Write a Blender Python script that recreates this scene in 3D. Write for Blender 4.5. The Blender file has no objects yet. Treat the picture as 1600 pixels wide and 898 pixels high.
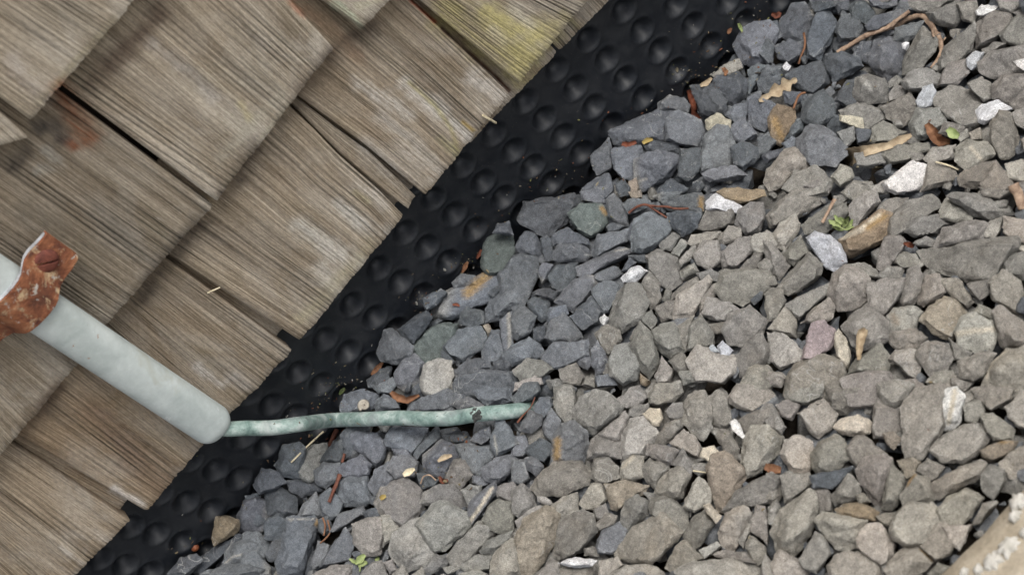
import bpy, bmesh, math, random
import numpy as np
from mathutils import Vector, Matrix, noise

random.seed(7)
SC = bpy.context.scene
COL = SC.collection

# ------------------------------------------------------------------ camera, sky, sun, exposure
TH, PH, PS = math.radians(46.2), math.radians(50.5), math.radians(-3.9)
FPX = 2807.0                      # focal length in photograph pixels (1600 wide)
F = Vector((math.sin(PS)*math.cos(TH), math.cos(PS)*math.cos(TH), -math.sin(TH)))
R0 = Vector((math.cos(PS), -math.sin(PS), 0.0))
U0 = R0.cross(F)
RV = R0*math.cos(PH) - U0*math.sin(PH)
UV = R0*math.sin(PH) + U0*math.cos(PH)
CP = -F*0.87
cd = bpy.data.cameras.new('camera')
cam = bpy.data.objects.new('camera', cd); COL.objects.link(cam)
cam.matrix_world = Matrix(((RV.x, UV.x, -F.x, CP.x), (RV.y, UV.y, -F.y, CP.y), (RV.z, UV.z, -F.z, CP.z), (0, 0, 0, 1)))
cd.sensor_width = 36; cd.sensor_fit = 'HORIZONTAL'; cd.lens = FPX/1600*36
cd.clip_start = 0.02; cd.clip_end = 200
cd.dof.use_dof = True; cd.dof.focus_distance = 0.795; cd.dof.aperture_fstop = 14.0
SC.camera = cam

SUN = Vector((0.34, -0.26, 0.90)).normalized()
w = bpy.data.worlds.new('World'); SC.world = w; w.use_nodes = True
nt = w.node_tree; nt.nodes.clear()
sky = nt.nodes.new('ShaderNodeTexSky'); sky.sky_type = 'NISHITA'; sky.sun_disc = False
sky.sun_elevation = math.asin(SUN.z); sky.sun_rotation = math.atan2(SUN.x, SUN.y)
sky.dust_density = 4.0; sky.air_density = 1.0; sky.ozone_density = 1.0
hs = nt.nodes.new('ShaderNodeHueSaturation'); hs.inputs['Saturation'].default_value = 0.30
bg = nt.nodes.new('ShaderNodeBackground'); bg.inputs['Strength'].default_value = 0.12
wo = nt.nodes.new('ShaderNodeOutputWorld')
nt.links.new(sky.outputs[0], hs.inputs['Color']); nt.links.new(hs.outputs[0], bg.inputs['Color']); nt.links.new(bg.outputs[0], wo.inputs['Surface'])
sl = bpy.data.lights.new('sun', 'SUN'); sl.energy = 1.5; sl.angle = math.radians(28); sl.color = (1.0, 0.965, 0.91)
so = bpy.data.objects.new('sun', sl); COL.objects.link(so)
so.rotation_euler = SUN.to_track_quat('Z', 'Y').to_euler()
SC.view_settings.view_transform = 'Standard'; SC.view_settings.look = 'None'
SC.view_settings.gamma = 1.0; SC.view_settings.use_curve_mapping = False
SC.view_settings.exposure = 0.74
SC.render.engine = 'CYCLES'
SC.cycles.max_bounces = 6

# ------------------------------------------------------------------ helpers
def ray(px, py):
    return (F*FPX + RV*(px-800) - UV*(py-449)).normalized()
def on_plane(px, py, p0, n):
    d = ray(px, py); return CP + d*((p0-CP).dot(n)/d.dot(n))
def on_y(px, py, y): return on_plane(px, py, Vector((0, y, 0)), Vector((0, 1, 0)))
def to_px(p):
    d = p-CP; z = d.dot(F)
    return 800+FPX*d.dot(RV)/z, 449-FPX*d.dot(UV)/z
def lerp(a, b, t): return a+(b-a)*t
def tab(x, xs, ys):
    if x <= xs[0]: return ys[0]
    for i in range(1, len(xs)):
        if x <= xs[i]: return lerp(ys[i-1], ys[i], (x-xs[i-1])/(xs[i]-xs[i-1]))
    return ys[-1]
def zg(x, y):                       # top of the gravel
    b = tab(x, (-.35, -.2, -.05, .035, .1, .19, .35), (.041, .038, .034, .029, .014, -.004, -.012))
    return lerp(b, 0.012, min(1, max(0, -y/.32))*.6)
def on_gravel(px, py, lift=0.0):
    z = 0.015
    for _ in range(8):
        p = on_plane(px, py, Vector((0, 0, z+lift)), Vector((0, 0, 1))); z = zg(p.x, p.y)
    if p.y > -.010: p = on_y(px, py, -.010)
    return p
def tag(o, label=None, cat=None, group=None, kind=None):
    if label: o['label'] = label
    if cat: o['category'] = cat
    if group: o['group'] = group
    if kind: o['kind'] = kind
    return o
def link(name, me, mat=None, parent=None, smooth=True, sharp=None):
    o = bpy.data.objects.new(name, me); COL.objects.link(o)
    if mat: me.materials.append(mat)
    if parent: o.parent = parent
    if smooth:
        me.polygons.foreach_set('use_smooth', [True]*len(me.polygons))
        if sharp: me.set_sharp_from_angle(angle=math.radians(sharp))
    return o
def set_attr(me, name, arr):        # per-vertex colour
    a = me.color_attributes.new(name, 'FLOAT_COLOR', 'POINT')
    a.data.foreach_set('color', np.asarray(arr, dtype=np.float32).ravel())
def srgb(*c):
    return tuple(((v/255)/12.92 if v/255 < .04045 else ((v/255+.055)/1.055)**2.4) for v in c)

class NT:
    def __init__(s, name):
        s.m = bpy.data.materials.new(name); s.m.use_nodes = True; s.t = s.m.node_tree
        s.b = s.t.nodes['Principled BSDF']
    def n(s, typ, **k):
        x = s.t.nodes.new(typ)
        for a, v in k.items(): setattr(x, a, v)
        return x
    def l(s, a, b): s.t.links.new(a, b)
    def noise(s, vec, scale, detail=4, rough=.6, dist=0.0):
        x = s.n('ShaderNodeTexNoise'); s.l(vec, x.inputs['Vector'])
        x.inputs['Scale'].default_value = scale; x.inputs['Detail'].default_value = detail
        x.inputs['Roughness'].default_value = rough; x.inputs['Distortion'].default_value = dist
        return x.outputs['Fac']
    def ramp(s, fac, stops):
        x = s.n('ShaderNodeValToRGB'); s.l(fac, x.inputs['Fac']); e = x.color_ramp.elements
        while len(e) < len(stops): e.new(.5)
        for i, (p, c) in enumerate(stops):
            e[i].position = p; e[i].color = (c if len(c) == 4 else tuple(c)+(1,)) if hasattr(c, '__len__') else (c, c, c, 1)
        return x.outputs['Color']
    def mix(s, fac, a, b, mode='MIX'):
        x = s.n('ShaderNodeMix', data_type='RGBA', blend_type=mode)
        for sock, v in ((x.inputs['Factor'], fac), (x.inputs['A'], a), (x.inputs['B'], b)):
            if hasattr(v, 'is_output'): s.l(v, sock)
            elif isinstance(v, (int, float)) and sock.type == 'VALUE': sock.default_value = v
            else: sock.default_value = tuple(v)+(1,) if len(v) == 3 else v
        return x.outputs['Result']
    def math(s, op, a, b=0.0, clamp=False):
        x = s.n('ShaderNodeMath', operation=op, use_clamp=clamp)
        for sock, v in zip(x.inputs, (a, b)):
            if hasattr(v, 'is_output'): s.l(v, sock)
            else: sock.default_value = v
        return x.outputs[0]
    def mapping(s, vec, scale, loc=(0, 0, 0)):
        x = s.n('ShaderNodeMapping'); s.l(vec, x.inputs['Vector'])
        x.inputs['Scale'].default_value = scale; x.inputs['Location'].default_value = loc
        return x.outputs[0]
    def bump(s, h, dist, strength=1.0, prev=None):
        x = s.n('ShaderNodeBump'); s.l(h, x.inputs['Height'])
        x.inputs['Distance'].default_value = dist; x.inputs['Strength'].default_value = strength
        if prev: s.l(prev, x.inputs['Normal'])
        return x.outputs[0]
    def pos(s): return s.n('ShaderNodeNewGeometry').outputs['Position']
    def attr(s, name):
        x = s.n('ShaderNodeAttribute'); x.attribute_name = name; return x
    def out(s, col=None, rough=.8, nrm=None, spec=.5, metal=0.0):
        for k, v in (('Base Color', col), ('Roughness', rough), ('Metallic', metal), ('Specular IOR Level', spec)):
            if v is None: continue
            if hasattr(v, 'is_output'): s.l(v, s.b.inputs[k])
            else: s.b.inputs[k].default_value = (tuple(v)+(1,)) if k == 'Base Color' else v
        if nrm: s.l(nrm, s.b.inputs['Normal'])
        return s.m

# ------------------------------------------------------------------ materials
def mat_stone():
    s = NT('crushed_stone'); g = s.n('ShaderNodeNewGeometry'); p = g.outputs['Position']; a = s.attr('tone').outputs['Color']
    n1 = s.noise(p, 110, 6, .7, .4); n2 = s.noise(p, 480, 6, .75, .3); n3 = s.noise(p, 1700, 4, .75); n4 = s.noise(p, 4200, 2, .7)
    c = s.mix(1.0, a, s.ramp(n1, [(.25, .66), (.5, 1.0), (.75, 1.30)]), 'MULTIPLY')
    c = s.mix(1.0, c, s.ramp(n2, [(.30, .66), (.5, 1.0), (.72, 1.34)]), 'MULTIPLY')
    c = s.mix(1.0, c, s.ramp(n3, [(.32, .66), (.5, 1.0), (.68, 1.38)]), 'MULTIPLY')
    c = s.mix(1.0, c, s.ramp(n4, [(.3, .72), (.5, 1.0), (.7, 1.32)]), 'MULTIPLY')
    # knocked pale arrises
    c = s.mix(s.math('MULTIPLY', s.ramp(g.outputs['Pointiness'], [(.515, 0.0), (.60, .75)]), s.ramp(n2, [(.35, .2), (.6, 1.0)])), c, s.mix(1.0, s.mix(.25, c, (.5, .5, .48)), (1.35, 1.35, 1.33), 'MULTIPLY'))
    # pale scratches, veins and bruises
    fl = s.math('MULTIPLY', s.ramp(s.noise(p, 300, 8, .8, 1.6), [(.60, 0.0), (.70, .9)]), s.ramp(s.noise(p, 55, 3), [(.46, 0.0), (.64, .9)]))
    c = s.mix(fl, c, s.mix(.55, a, (.60, .60, .57)))
    vp = s.mapping(p, (1, 1, 1), (3.1, 1.7, .4)); vn = s.noise(vp, 42, 3, .5, 1.5)
    vein = s.math('MULTIPLY', s.ramp(vn, [(.492, 0.0), (.500, 1.0), (.508, 0.0)]), s.ramp(s.noise(p, 30, 2), [(.56, 0.0), (.66, .65)]))
    c = s.mix(vein, c, (.52, .52, .50))
    pits = s.ramp(s.noise(p, 900, 3, .6), [(.30, .55), (.38, 0.0)])
    c = s.mix(pits, c, s.mix(1.0, c, (.5, .5, .5), 'MULTIPLY'))
    # brownish dirt
    dm = s.ramp(s.noise(p, 45, 5, .65, .6), [(.52, 0.0), (.75, .6)])
    c = s.mix(dm, c, s.mix(1.0, c, (1.05, .985, .91), 'MULTIPLY'))
    b = s.bump(n2, .0016, .8); b = s.bump(n3, .0006, .9, b); b = s.bump(n4, .0002, .8, b)
    return s.out(c, s.ramp(n2, [(.3, .72), (.7, .95)]), b, .35)
def mat_wood():
    s = NT('weathered_shingle_wood'); uv = s.n('ShaderNodeUVMap'); uv.uv_map = 'UVMap'; uv = uv.outputs[0]
    mk = s.attr('mark'); rd = s.attr('ridge'); sep = s.n('ShaderNodeSeparateColor'); s.l(rd.outputs['Color'], sep.inputs[0])
    rid, bleach, hue = sep.outputs[0], sep.outputs[1], sep.outputs[2]
    g1 = s.noise(s.mapping(uv, (1700, 20, 1)), 1, 4, .65); g2 = s.noise(s.mapping(uv, (300, 9, 1)), 1, 5, .65)
    g3 = s.noise(s.mapping(uv, (60, 26, 1)), 1, 5, .65, .6); g4 = s.noise(s.mapping(uv, (1500, 330, 1)), 1, 4, .75)
    base = s.ramp(s.math('ADD', s.math('MULTIPLY', g1, .62), s.math('MULTIPLY', g2, .38)),
                  [(.30, srgb(60, 50, 41)), (.42, srgb(113, 103, 89)), (.54, srgb(152, 142, 126)), (.68, srgb(194, 185, 169))])
    base = s.mix(s.math('MULTIPLY', hue, .55), base, s.mix(1.0, base, (1.0, .80, .62), 'MULTIPLY'))
    silver = s.math('MULTIPLY', s.ramp(g3, [(.42, 0.0), (.62, 1.0)]), bleach)
    c = s.mix(silver, base, s.mix(.45, base, srgb(196, 190, 180)))
    c = s.mix(s.math('MULTIPLY', s.ramp(s.noise(s.mapping(uv, (45, 20, 1), (7, 3, 0)), 1, 4), [(.52, 0.0), (.72, .55)]), 1), c, s.mix(1.0, c, (.78, .80, .76), 'MULTIPLY'))
    mm = s.math('MULTIPLY', mk.outputs['Alpha'], s.ramp(s.math('ADD', s.math('MULTIPLY', g1, .45), s.math('MULTIPLY', g3, .55)), [(.37, .0), (.53, 1.0)]))
    c = s.mix(mm, c, s.mix(1.0, mk.outputs['Color'], s.ramp(g4, [(.3, .8), (.7, 1.2)]), 'MULTIPLY'))
    vv_ = s.n('ShaderNodeCombineColor')
    for q in vv_.inputs: s.l(rd.outputs['Alpha'], q)
    c = s.mix(1.0, c, vv_.outputs[0], 'MULTIPLY')
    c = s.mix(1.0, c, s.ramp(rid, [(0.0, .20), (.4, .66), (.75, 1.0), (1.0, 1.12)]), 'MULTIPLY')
    c = s.mix(1.0, c, s.ramp(g4, [(.3, .70), (.5, 1.0), (.70, 1.32)]), 'MULTIPLY')
    b = s.bump(g1, .0009, .9); b = s.bump(g4, .00025, .7, b)
    return s.out(c, .88, b, .25)
def mat_membrane():
    s = NT('black_plastic_membrane'); p = s.pos()
    dust = s.ramp(s.noise(p, 1300, 2, .5), [(.70, 0.0), (.76, 1.0)])
    dz = s.ramp(s.noise(p, 35, 3), [(.34, .05), (.65, .8)])
    c = s.mix(s.math('MULTIPLY', dust, dz), (.0055, .0074, .0110), (.13, .12, .105))
    c = s.mix(s.ramp(s.noise(p, 70, 5, .65), [(.42, 0.0), (.8, .16)]), c, (.15, .15, .15))
    return s.out(c, s.ramp(s.noise(p, 60, 4), [(.3, .46), (.7, .62)]), s.bump(s.noise(p, 420, 3), .0002, .5), .5)
def mat_simple(name, stops, scale, rough=.85, bumpd=.0004, spec=.4, detail=5, extra=None, fine=.15):
    s = NT(name); p = s.pos()
    n1 = s.noise(p, scale, detail, .62, .3); n2 = s.noise(p, scale*7, 3, .65)
    c = s.ramp(n1, stops); c = s.mix(1.0, c, s.ramp(n2, [(.3, 1-fine), (.7, 1+fine)]), 'MULTIPLY')
    if extra:
        for sc_, lo, hi, col in extra:
            c = s.mix(s.ramp(s.noise(p, sc_, 4, .65, .5), [(lo, 0.0), (hi, 1.0)]), c, col)
    return s.out(c, rough, s.bump(n2, bumpd, .6, s.bump(n1, bumpd*2, .5)), spec)

STONE = mat_stone(); WOOD = mat_wood(); MEMB = mat_membrane()
SOIL = mat_simple('dark_soil', [(.3, srgb(48, 42, 36)), (.7, srgb(78, 70, 60))], 80, .95, .002)
GUARD = mat_simple('chalky_galvanised_metal', [(.3, srgb(164, 173, 171)), (.5, srgb(182, 190, 188)), (.72, srgb(198, 205, 203))], 60, .50, .00006, .5, fine=.05,
                   extra=[(240, .66, .78, srgb(158, 166, 163)), (700, .70, .74, srgb(130, 137, 133)), (45, .58, .75, srgb(170, 172, 160)), (80, .70, .74, srgb(150, 112, 84)), (160, .66, .74, srgb(206, 211, 210))])
RUST = mat_simple('rusted_steel', [(.30, srgb(72, 46, 37)), (.43, srgb(114, 70, 50)), (.55, srgb(142, 92, 64)), (.68, srgb(172, 138, 108))], 75, .85, .0009, .3,
                  extra=[(180, .56, .68, srgb(180, 156, 124)), (90, .58, .70, srgb(80, 46, 38)), (260, .60, .68, srgb(170, 164, 156))])
RUSTHEAD = mat_simple('rusted_screw', [(.3, srgb(78, 44, 38)), (.7, srgb(128, 74, 60))], 240, .8, .0005, .3)
ZINC = mat_simple('bare_zinc', [(.3, srgb(120, 120, 122)), (.7, srgb(182, 184, 188))], 220, .55, .0003, .5)
VERDI = mat_simple('verdigris_copper', [(.30, srgb(80, 98, 94)), (.42, srgb(108, 129, 123)), (.55, srgb(138, 155, 149)), (.68, srgb(172, 182, 178))], 120, .75, .00025, .35,
                   extra=[(420, .60, .70, srgb(78, 90, 86)), (80, .54, .66, srgb(168, 177, 173)), (50, .56, .72, srgb(116, 124, 124)), (150, .66, .72, srgb(120, 104, 86))])
TAR = mat_simple('black_crust', [(.3, (.02, .02, .02)), (.7, (.08, .085, .08))], 600, .8, .0006)
KERB = mat_simple('sandy_concrete', [(.3, srgb(140, 130, 113)), (.5, srgb(155, 145, 128)), (.7, srgb(168, 158, 142))], 90, .92, .0008, .3)
LICH = mat_simple('white_lichen', [(.3, srgb(172, 168, 158)), (.7, srgb(202, 199, 192))], 300, .95, .0008, .2)
GROUND = mat_simple('trodden_earth', [(.3, srgb(78, 74, 58)), (.7, srgb(112, 106, 84))], 6, .95, .004)
TWIG = mat_simple('dry_twig_bark', [(.3, srgb(120, 98, 82)), (.7, srgb(176, 152, 130))], 400, .85, .0004)
REDT = mat_simple('red_brown_stem', [(.3, srgb(72, 40, 32)), (.7, srgb(118, 74, 56))], 400, .7, .0003)
STRAW = mat_simple('pale_straw', [(.3, srgb(176, 162, 130)), (.7, srgb(214, 204, 178))], 400, .8, .0002)
LEAFT = mat_simple('tan_dead_leaf', [(.3, srgb(136, 118, 94)), (.7, srgb(180, 164, 138))], 350, .8, .0004)
LEAFB = mat_simple('brown_dead_leaf', [(.3, srgb(92, 60, 42)), (.7, srgb(140, 102, 74))], 350, .8, .0004)
LEAFR = mat_simple('russet_dead_leaf', [(.3, srgb(78, 40, 29)), (.7, srgb(122, 70, 48))], 350, .7, .0003)
LEAFY = mat_simple('yellow_leaf_bit', [(.3, srgb(136, 116, 62)), (.7, srgb(170, 152, 96))], 350, .8, .0003)
LEAFG = mat_simple('green_leaf', [(.3, srgb(108, 124, 72)), (.7, srgb(158, 168, 116))], 350, .7, .0003)
SHELL = mat_simple('snail_shell', [(.3, srgb(120, 112, 100)), (.7, srgb(178, 172, 160))], 300, .6, .0002)
BERRY = mat_simple('orange_seed', [(.3, srgb(112, 62, 40)), (.7, srgb(150, 92, 62))], 500, .5, .0002)

# ------------------------------------------------------------------ the setting: ground, bed, kerb
def box_mesh(name, x0, x1, y0, y1, z0, z1, bev=0.0, cuts=0):
    bm = bmesh.new(); bmesh.ops.create_cube(bm, size=1)
    for v in bm.verts: v.co = Vector((lerp(x0, x1, v.co.x+.5), lerp(y0, y1, v.co.y+.5), lerp(z0, z1, v.co.z+.5)))
    if bev: bmesh.ops.bevel(bm, geom=bm.edges[:], offset=bev, segments=3, affect='EDGES', profile=.5)
    me = bpy.data.meshes.new(name); bm.to_mesh(me); bm.free(); return me
me = bpy.data.meshes.new('ground')
me.from_pydata([(-60, -60, -.06), (60, -60, -.06), (60, 60, -.06), (-60, 60, -.06)], [], [(0, 1, 2, 3)])
tag(link('ground', me, GROUND), kind='structure')
vs, fs = [], []; nx, ny = 60, 10
for j in range(ny+1):
    for i in range(nx+1):
        x = lerp(-1.1, 1.1, i/nx); y = lerp(-.30, .004, j/ny); vs.append((x, y, zg(x, y)-.026))
for j in range(ny):
    for i in range(nx):
        a = j*(nx+1)+i; fs.append((a, a+1, a+nx+2, a+nx+1))
me = bpy.data.meshes.new('gravel_bed'); me.from_pydata(vs, [], fs)
tag(link('gravel_bed', me, SOIL), kind='structure')

# kerb of sandy concrete along the gravel, its inner top edge seen lower right
KZ = .046
k0 = on_plane(1600, 735, Vector((0, 0, KZ)), Vector((0, 0, 1))); k1 = on_plane(1438, 898, Vector((0, 0, KZ)), Vector((0, 0, 1)))
ky = (k0.y+k1.y)/2
bm = bmesh.new(); NXK = 240
prof = [(-.20, -.05), (-.20, KZ-.010), (-.196, KZ-.003), (-.188, KZ), (-.14, KZ+.001), (-.09, KZ), (-.045, KZ+.001), (-.020, KZ), (-.009, KZ-.001), (-.003, KZ-.004), (.0, KZ-.011), (.001, KZ-.03), (.001, -.05)]
rows = []
for i in range(NXK+1):
    x = lerp(-1.0, 1.0, i/NXK); row = []
    for (py, pz) in prof:
        n_ = noise.noise(Vector((x*28, py*28, pz*28)))*.0018 + noise.noise(Vector((x*120, py*120, pz*120)))*.0007
        row.append(bm.verts.new((x, ky+py+n_*(1 if py > -.05 else .3), pz+n_)))
    rows.append(row)
for i in range(NXK):
    for j in range(len(prof)-1): bm.faces.new((rows[i][j], rows[i][j+1], rows[i+1][j+1], rows[i+1][j]))
bm.faces.new(rows[0]); bm.faces.new(rows[-1][::-1]); bmesh.ops.recalc_face_normals(bm, faces=bm.faces[:])
me = bpy.data.meshes.new('kerb'); bm.to_mesh(me); bm.free()
kerb = link('kerb', me, KERB, sharp=50)
tag(kerb, 'sandy beige concrete kerb with white lichen blotches along the gravel', 'kerb')
for (px, py, r) in [(1590, 782, 15), (1584, 806, 9), (1574, 852, 17), (1550, 876, 17), (1528, 889, 9), (1506, 893, 7), (1602, 830, 10)]:
    c = on_plane(px, py, Vector((0, 0, KZ)), Vector((0, 0, 1))); rr = r*.00017
    bm = bmesh.new(); n = 34; t_ = bm.verts.new(c+Vector((0, 0, .0016)))
    r1, r2 = [], []
    for k in range(n):
        a = k/n*math.tau; q = rr*1.1*(1+.8*noise.noise(Vector((px+math.cos(a)*2.3, py+math.sin(a)*2.3, 0))))
        d = Vector((math.cos(a)*1.25, math.sin(a), 0))
        r1.append(bm.verts.new(c+d*q*.75+Vector((0, 0, .0013)))); r2.append(bm.verts.new(c+d*q+Vector((0, 0, -.0015))))
    for k in range(n):
        bm.faces.new((t_, r1[k], r1[(k+1) % n])); bm.faces.new((r1[k], r2[k], r2[(k+1) % n], r1[(k+1) % n]))
    me = bpy.data.meshes.new('lichen_patch'); bm.to_mesh(me); bm.free()
    link('lichen_patch', me, LICH, kerb)

# ------------------------------------------------------------------ dimpled membrane on the wall foot
CX = (1.70326999e-01, -2.05216322e-02, -4.41192143e-04, 4.20080590e-05, 1.43659982e-04, 2.59046907e-05, -1.32359974e-06)
CZ = (5.67611523e-02, 6.95190443e-03, -1.66952398e-02, -7.40490347e-04, 1.03090208e-04, -1.68943366e-04, 2.12739631e-05)
def poly(k, c, j): return k[0]+k[1]*c+k[2]*j+k[3]*c*c+k[4]*c*j+k[5]*j*j+k[6]*c**3
def dimple(c, j):
    cc = min(21, max(-1, c)); jj = min(4, max(-2, j)); dc = c-cc; dj = j-jj
    x = poly(CX, cc, jj)-.0203*dc; z = poly(CZ, cc, jj)-.0168*dj
    return x, z
DIM = np.array([dimple(c, j) for c in range(-40, 62) for j in range(-6, 9)])
def sheet(x0, x1, z0, z1, h):
    nx_ = int((x1-x0)/h); nz_ = int((z1-z0)/h)
    X, Z = np.meshgrid(np.linspace(x0, x1, nx_+1), np.linspace(z0, z1, nz_+1))
    Y = np.zeros_like(X); sel = DIM[(DIM[:, 0] > x0-.01) & (DIM[:, 0] < x1+.01) & (DIM[:, 1] > z0-.01) & (DIM[:, 1] < z1+.01)]
    for (cx, cz) in sel:
        dv = .86+.26*(math.sin(cx*913.7+cz*571.3)*.5+.5); cx += .0004*math.sin(cz*777); cz += .0004*math.sin(cx*999)
        i0, i1 = int((cx-.009-x0)/h), int((cx+.009-x0)/h)+2; j0, j1 = int((cz-.009-z0)/h), int((cz+.009-z0)/h)+2
        i0 = max(i0, 0); j0 = max(j0, 0)
        if i1 <= 0 or j1 <= 0: continue
        xx, zz = X[j0:j1, i0:i1], Z[j0:j1, i0:i1]; r = np.hypot(xx-cx, (zz-cz))
        t = np.clip((.0067-r)/.0052, 0, 1); d = .0052*dv*(.55*t+.45*t*t*(3-2*t))
        t2 = np.clip((.0045-r)/.0005, 0, 1); d = d + .0004*t2*t2*(3-2*t2)
        t3 = np.clip((.0080-r)/.0010, 0, 1); d = d - .0005*t3*(r > .0064)
        Y[j0:j1, i0:i1] = np.where(np.abs(d) > np.abs(Y[j0:j1, i0:i1]), d, Y[j0:j1, i0:i1])
    Y += .0016*np.sin(X*17+.6)*np.cos(Z*11) + .0009*np.sin(X*41+Z*23)
    v = np.stack([X, Y, Z], -1).reshape(-1, 3); n1 = nx_+1
    a = (np.arange(nz_)[:, None]*n1+np.arange(nx_)[None, :]).ravel()
    return v, np.stack([a, a+1, a+n1+1, a+n1], 1)
vv, ff, off = [], [], 0
for (x0, x1, h) in ((-1.0, -.36, .0024), (-.36, .34, .0009), (.34, 1.0, .0024)):
    v, f = sheet(x0, x1, -.07, .15, h); vv.append(v); ff.append(f+off); off += len(v)
vv = np.concatenate(vv); ff = np.concatenate(ff)
me = bpy.data.meshes.new('dimpled_membrane'); me.from_pydata(vv.tolist(), [], ff.tolist())
memb = link('dimpled_membrane', me, MEMB)
tag(memb, 'black plastic dimpled drainage membrane between the shingles and the gravel', 'membrane')

# ------------------------------------------------------------------ shingle wall
wall = bpy.data.objects.new('shingle_wall', None); COL.objects.link(wall); wall.location = (0, 0, 0)
tag(wall, 'house wall clad in weathered grey brown wooden shingles', 'wall')
link('sheathing', box_mesh('sheathing', -1.5, 1.5, .006, .16, .10, 2.5), mat_simple('dark_sheathing', [(.3, srgb(44, 36, 30)), (.7, srgb(70, 58, 48))], 30), wall, smooth=False)
link('foundation', box_mesh('foundation', -1.5, 1.5, .012, .16, -.06, .099), KERB, wall, smooth=False)
ZB = (.0958, .1835, .2712); EXPO = .0877; SLOPE = .0076/EXPO; YB = -.0172
def splane(course, dy): return Vector((0, YB+dy, ZB[course])), Vector((0, 1, -SLOPE)).normalized()
WMARKS = []      # (course 'all', rgb, alpha, width px, [(px,py)...])
def wm(col, a, wd, *pts):
    m = sum(col)/3
    if m > 185: a, wd = a*.8, wd*1.5
    elif m < 85: a, wd = min(1, a*1.25), wd*1.5
    WMARKS.append((srgb(*col), a, wd, pts))
# stains the shingles carry; dark strips under butts also have shade painted in
wm((128, 72, 40), 1.0, 34, (98, 146), (112, 178), (138, 212)); wm((122, 66, 38), .9, 14, (100, 215), (114, 228))
wm((62, 58, 56), .75, 26, (62, 200), (85, 190), (95, 215)); wm((70, 64, 60), .6, 20, (45, 235), (20, 262)); wm((160, 158, 150), .6, 26, (70, 235), (95, 260), (60, 265))
wm((78, 62, 52), .6, 30, (250, 20), (205, 70), (170, 100), (140, 130)); wm((165, 160, 155), .45, 30, (240, 70), (300, 110), (330, 150))
wm((172, 160, 120), .5, 16, (375, 160), (390, 185)); wm((160, 155, 140), .45, 24, (345, 245), (400, 190), (440, 150)); wm((176, 170, 150), .5, 10, (348, 290), (400, 225), (450, 165))
wm((150, 88, 58), .6, 14, (455, 5), (475, 25)); wm((132, 96, 74), .35, 26, (480, 15), (520, 45), (560, 90))
wm((160, 172, 150), .7, 16, (520, 5), (550, 25), (562, 40)); wm((170, 168, 140), .4, 20, (560, 10), (590, -5))
wm((205, 200, 192), .8, 20, (560, 130), (600, 155), (640, 180)); wm((208, 203, 196), .8, 22, (635, 135), (660, 155), (690, 175)); wm((210, 206, 200), .85, 14, (705, 190), (720, 205), (730, 215))
wm((205, 200, 194), .7, 24, (740, 120), (770, 140), (785, 150)); wm((158, 150, 92), .6, 10, (640, 130), (680, 165), (705, 200), (715, 235)); wm((178, 150, 70), .75, 8, (722, 190), (738, 203))
wm((150, 146, 104), .55, 22, (690, 220), (715, 240)); wm((198, 192, 184), .55, 26, (600, 190), (640, 225), (680, 265)); wm((196, 190, 182), .5, 22, (570, 225), (600, 255), (640, 300))
wm((166, 156, 100), .8, 75, (700, 20), (760, 60), (820, 90)); wm((172, 162, 108), .75, 55, (760, 20), (800, 45), (860, 50)); wm((205, 196, 178), .6, 16, (770, 50), (785, 65)); wm((204, 197, 182), .6, 14, (800, 15), (830, 40))
wm((160, 150, 106), .7, 50, (770, 80), (815, 120)); wm((160, 152, 96), .45, 16, (880, 20), (900, 40))
wm((140, 66, 40), .8, 5, (642, 2), (665, 22), (680, 35)); wm((74, 52, 42), .85, 6, (690, 45), (730, 80), (770, 115), (796, 142))
wm((70, 56, 48), .55, 26, (470, 135), (500, 110), (530, 70), (580, 40)); wm((66, 54, 46), .6, 24, (400, 230), (350, 300), (375, 280)); wm((60, 50, 44), .5, 18, (465, 160), (440, 190))
wm((200, 196, 188), .7, 26, (470, 350), (510, 385), (560, 410)); wm((204, 200, 192), .75, 18, (530, 320), (570, 350), (620, 370)); wm((200, 195, 188), .55, 20, (560, 290), (600, 320)); wm((196, 190, 180), .5, 20, (500, 420), (530, 460))
wm((170, 164, 120), .45, 14, (555, 300), (575, 315)); wm((160, 152, 118), .4, 30, (470, 500), (520, 450), (580, 380))
wm((72, 62, 54), .6, 26, (310, 350), (280, 390), (250, 420), (220, 470)); wm((205, 200, 195), .7, 14, (310, 575), (330, 590), (345, 600)); wm((198, 193, 188), .5, 18, (360, 590), (380, 600))
wm((212, 208, 203), .8, 14, (180, 765), (200, 775), (220, 785)); wm((120, 92, 74), .5, 60, (140, 640), (200, 700), (250, 760)); wm((90, 72, 60), .6, 20, (90, 605), (60, 640), (40, 665))
wm((190, 182, 172), .6, 8, (95, 855), (115, 870), (130, 880)); wm((196, 190, 182), .5, 14, (150, 830), (165, 845)); wm((168, 154, 136), .4, 40, (40, 720), (100, 790), (160, 830))
wm((96, 92, 84), .45, 40, (40, 330), (100, 360), (160, 400)); wm((100, 96, 88), .4, 30, (150, 330), (220, 400)); wm((188, 184, 180), .6, 8, (245, 340), (255, 343))
wm((168, 160, 154), .5, 40, (20, 100), (40, 130), (70, 150)); wm((150, 142, 112), .45, 14, (60, 160), (120, 95), (180, 30))

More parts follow.
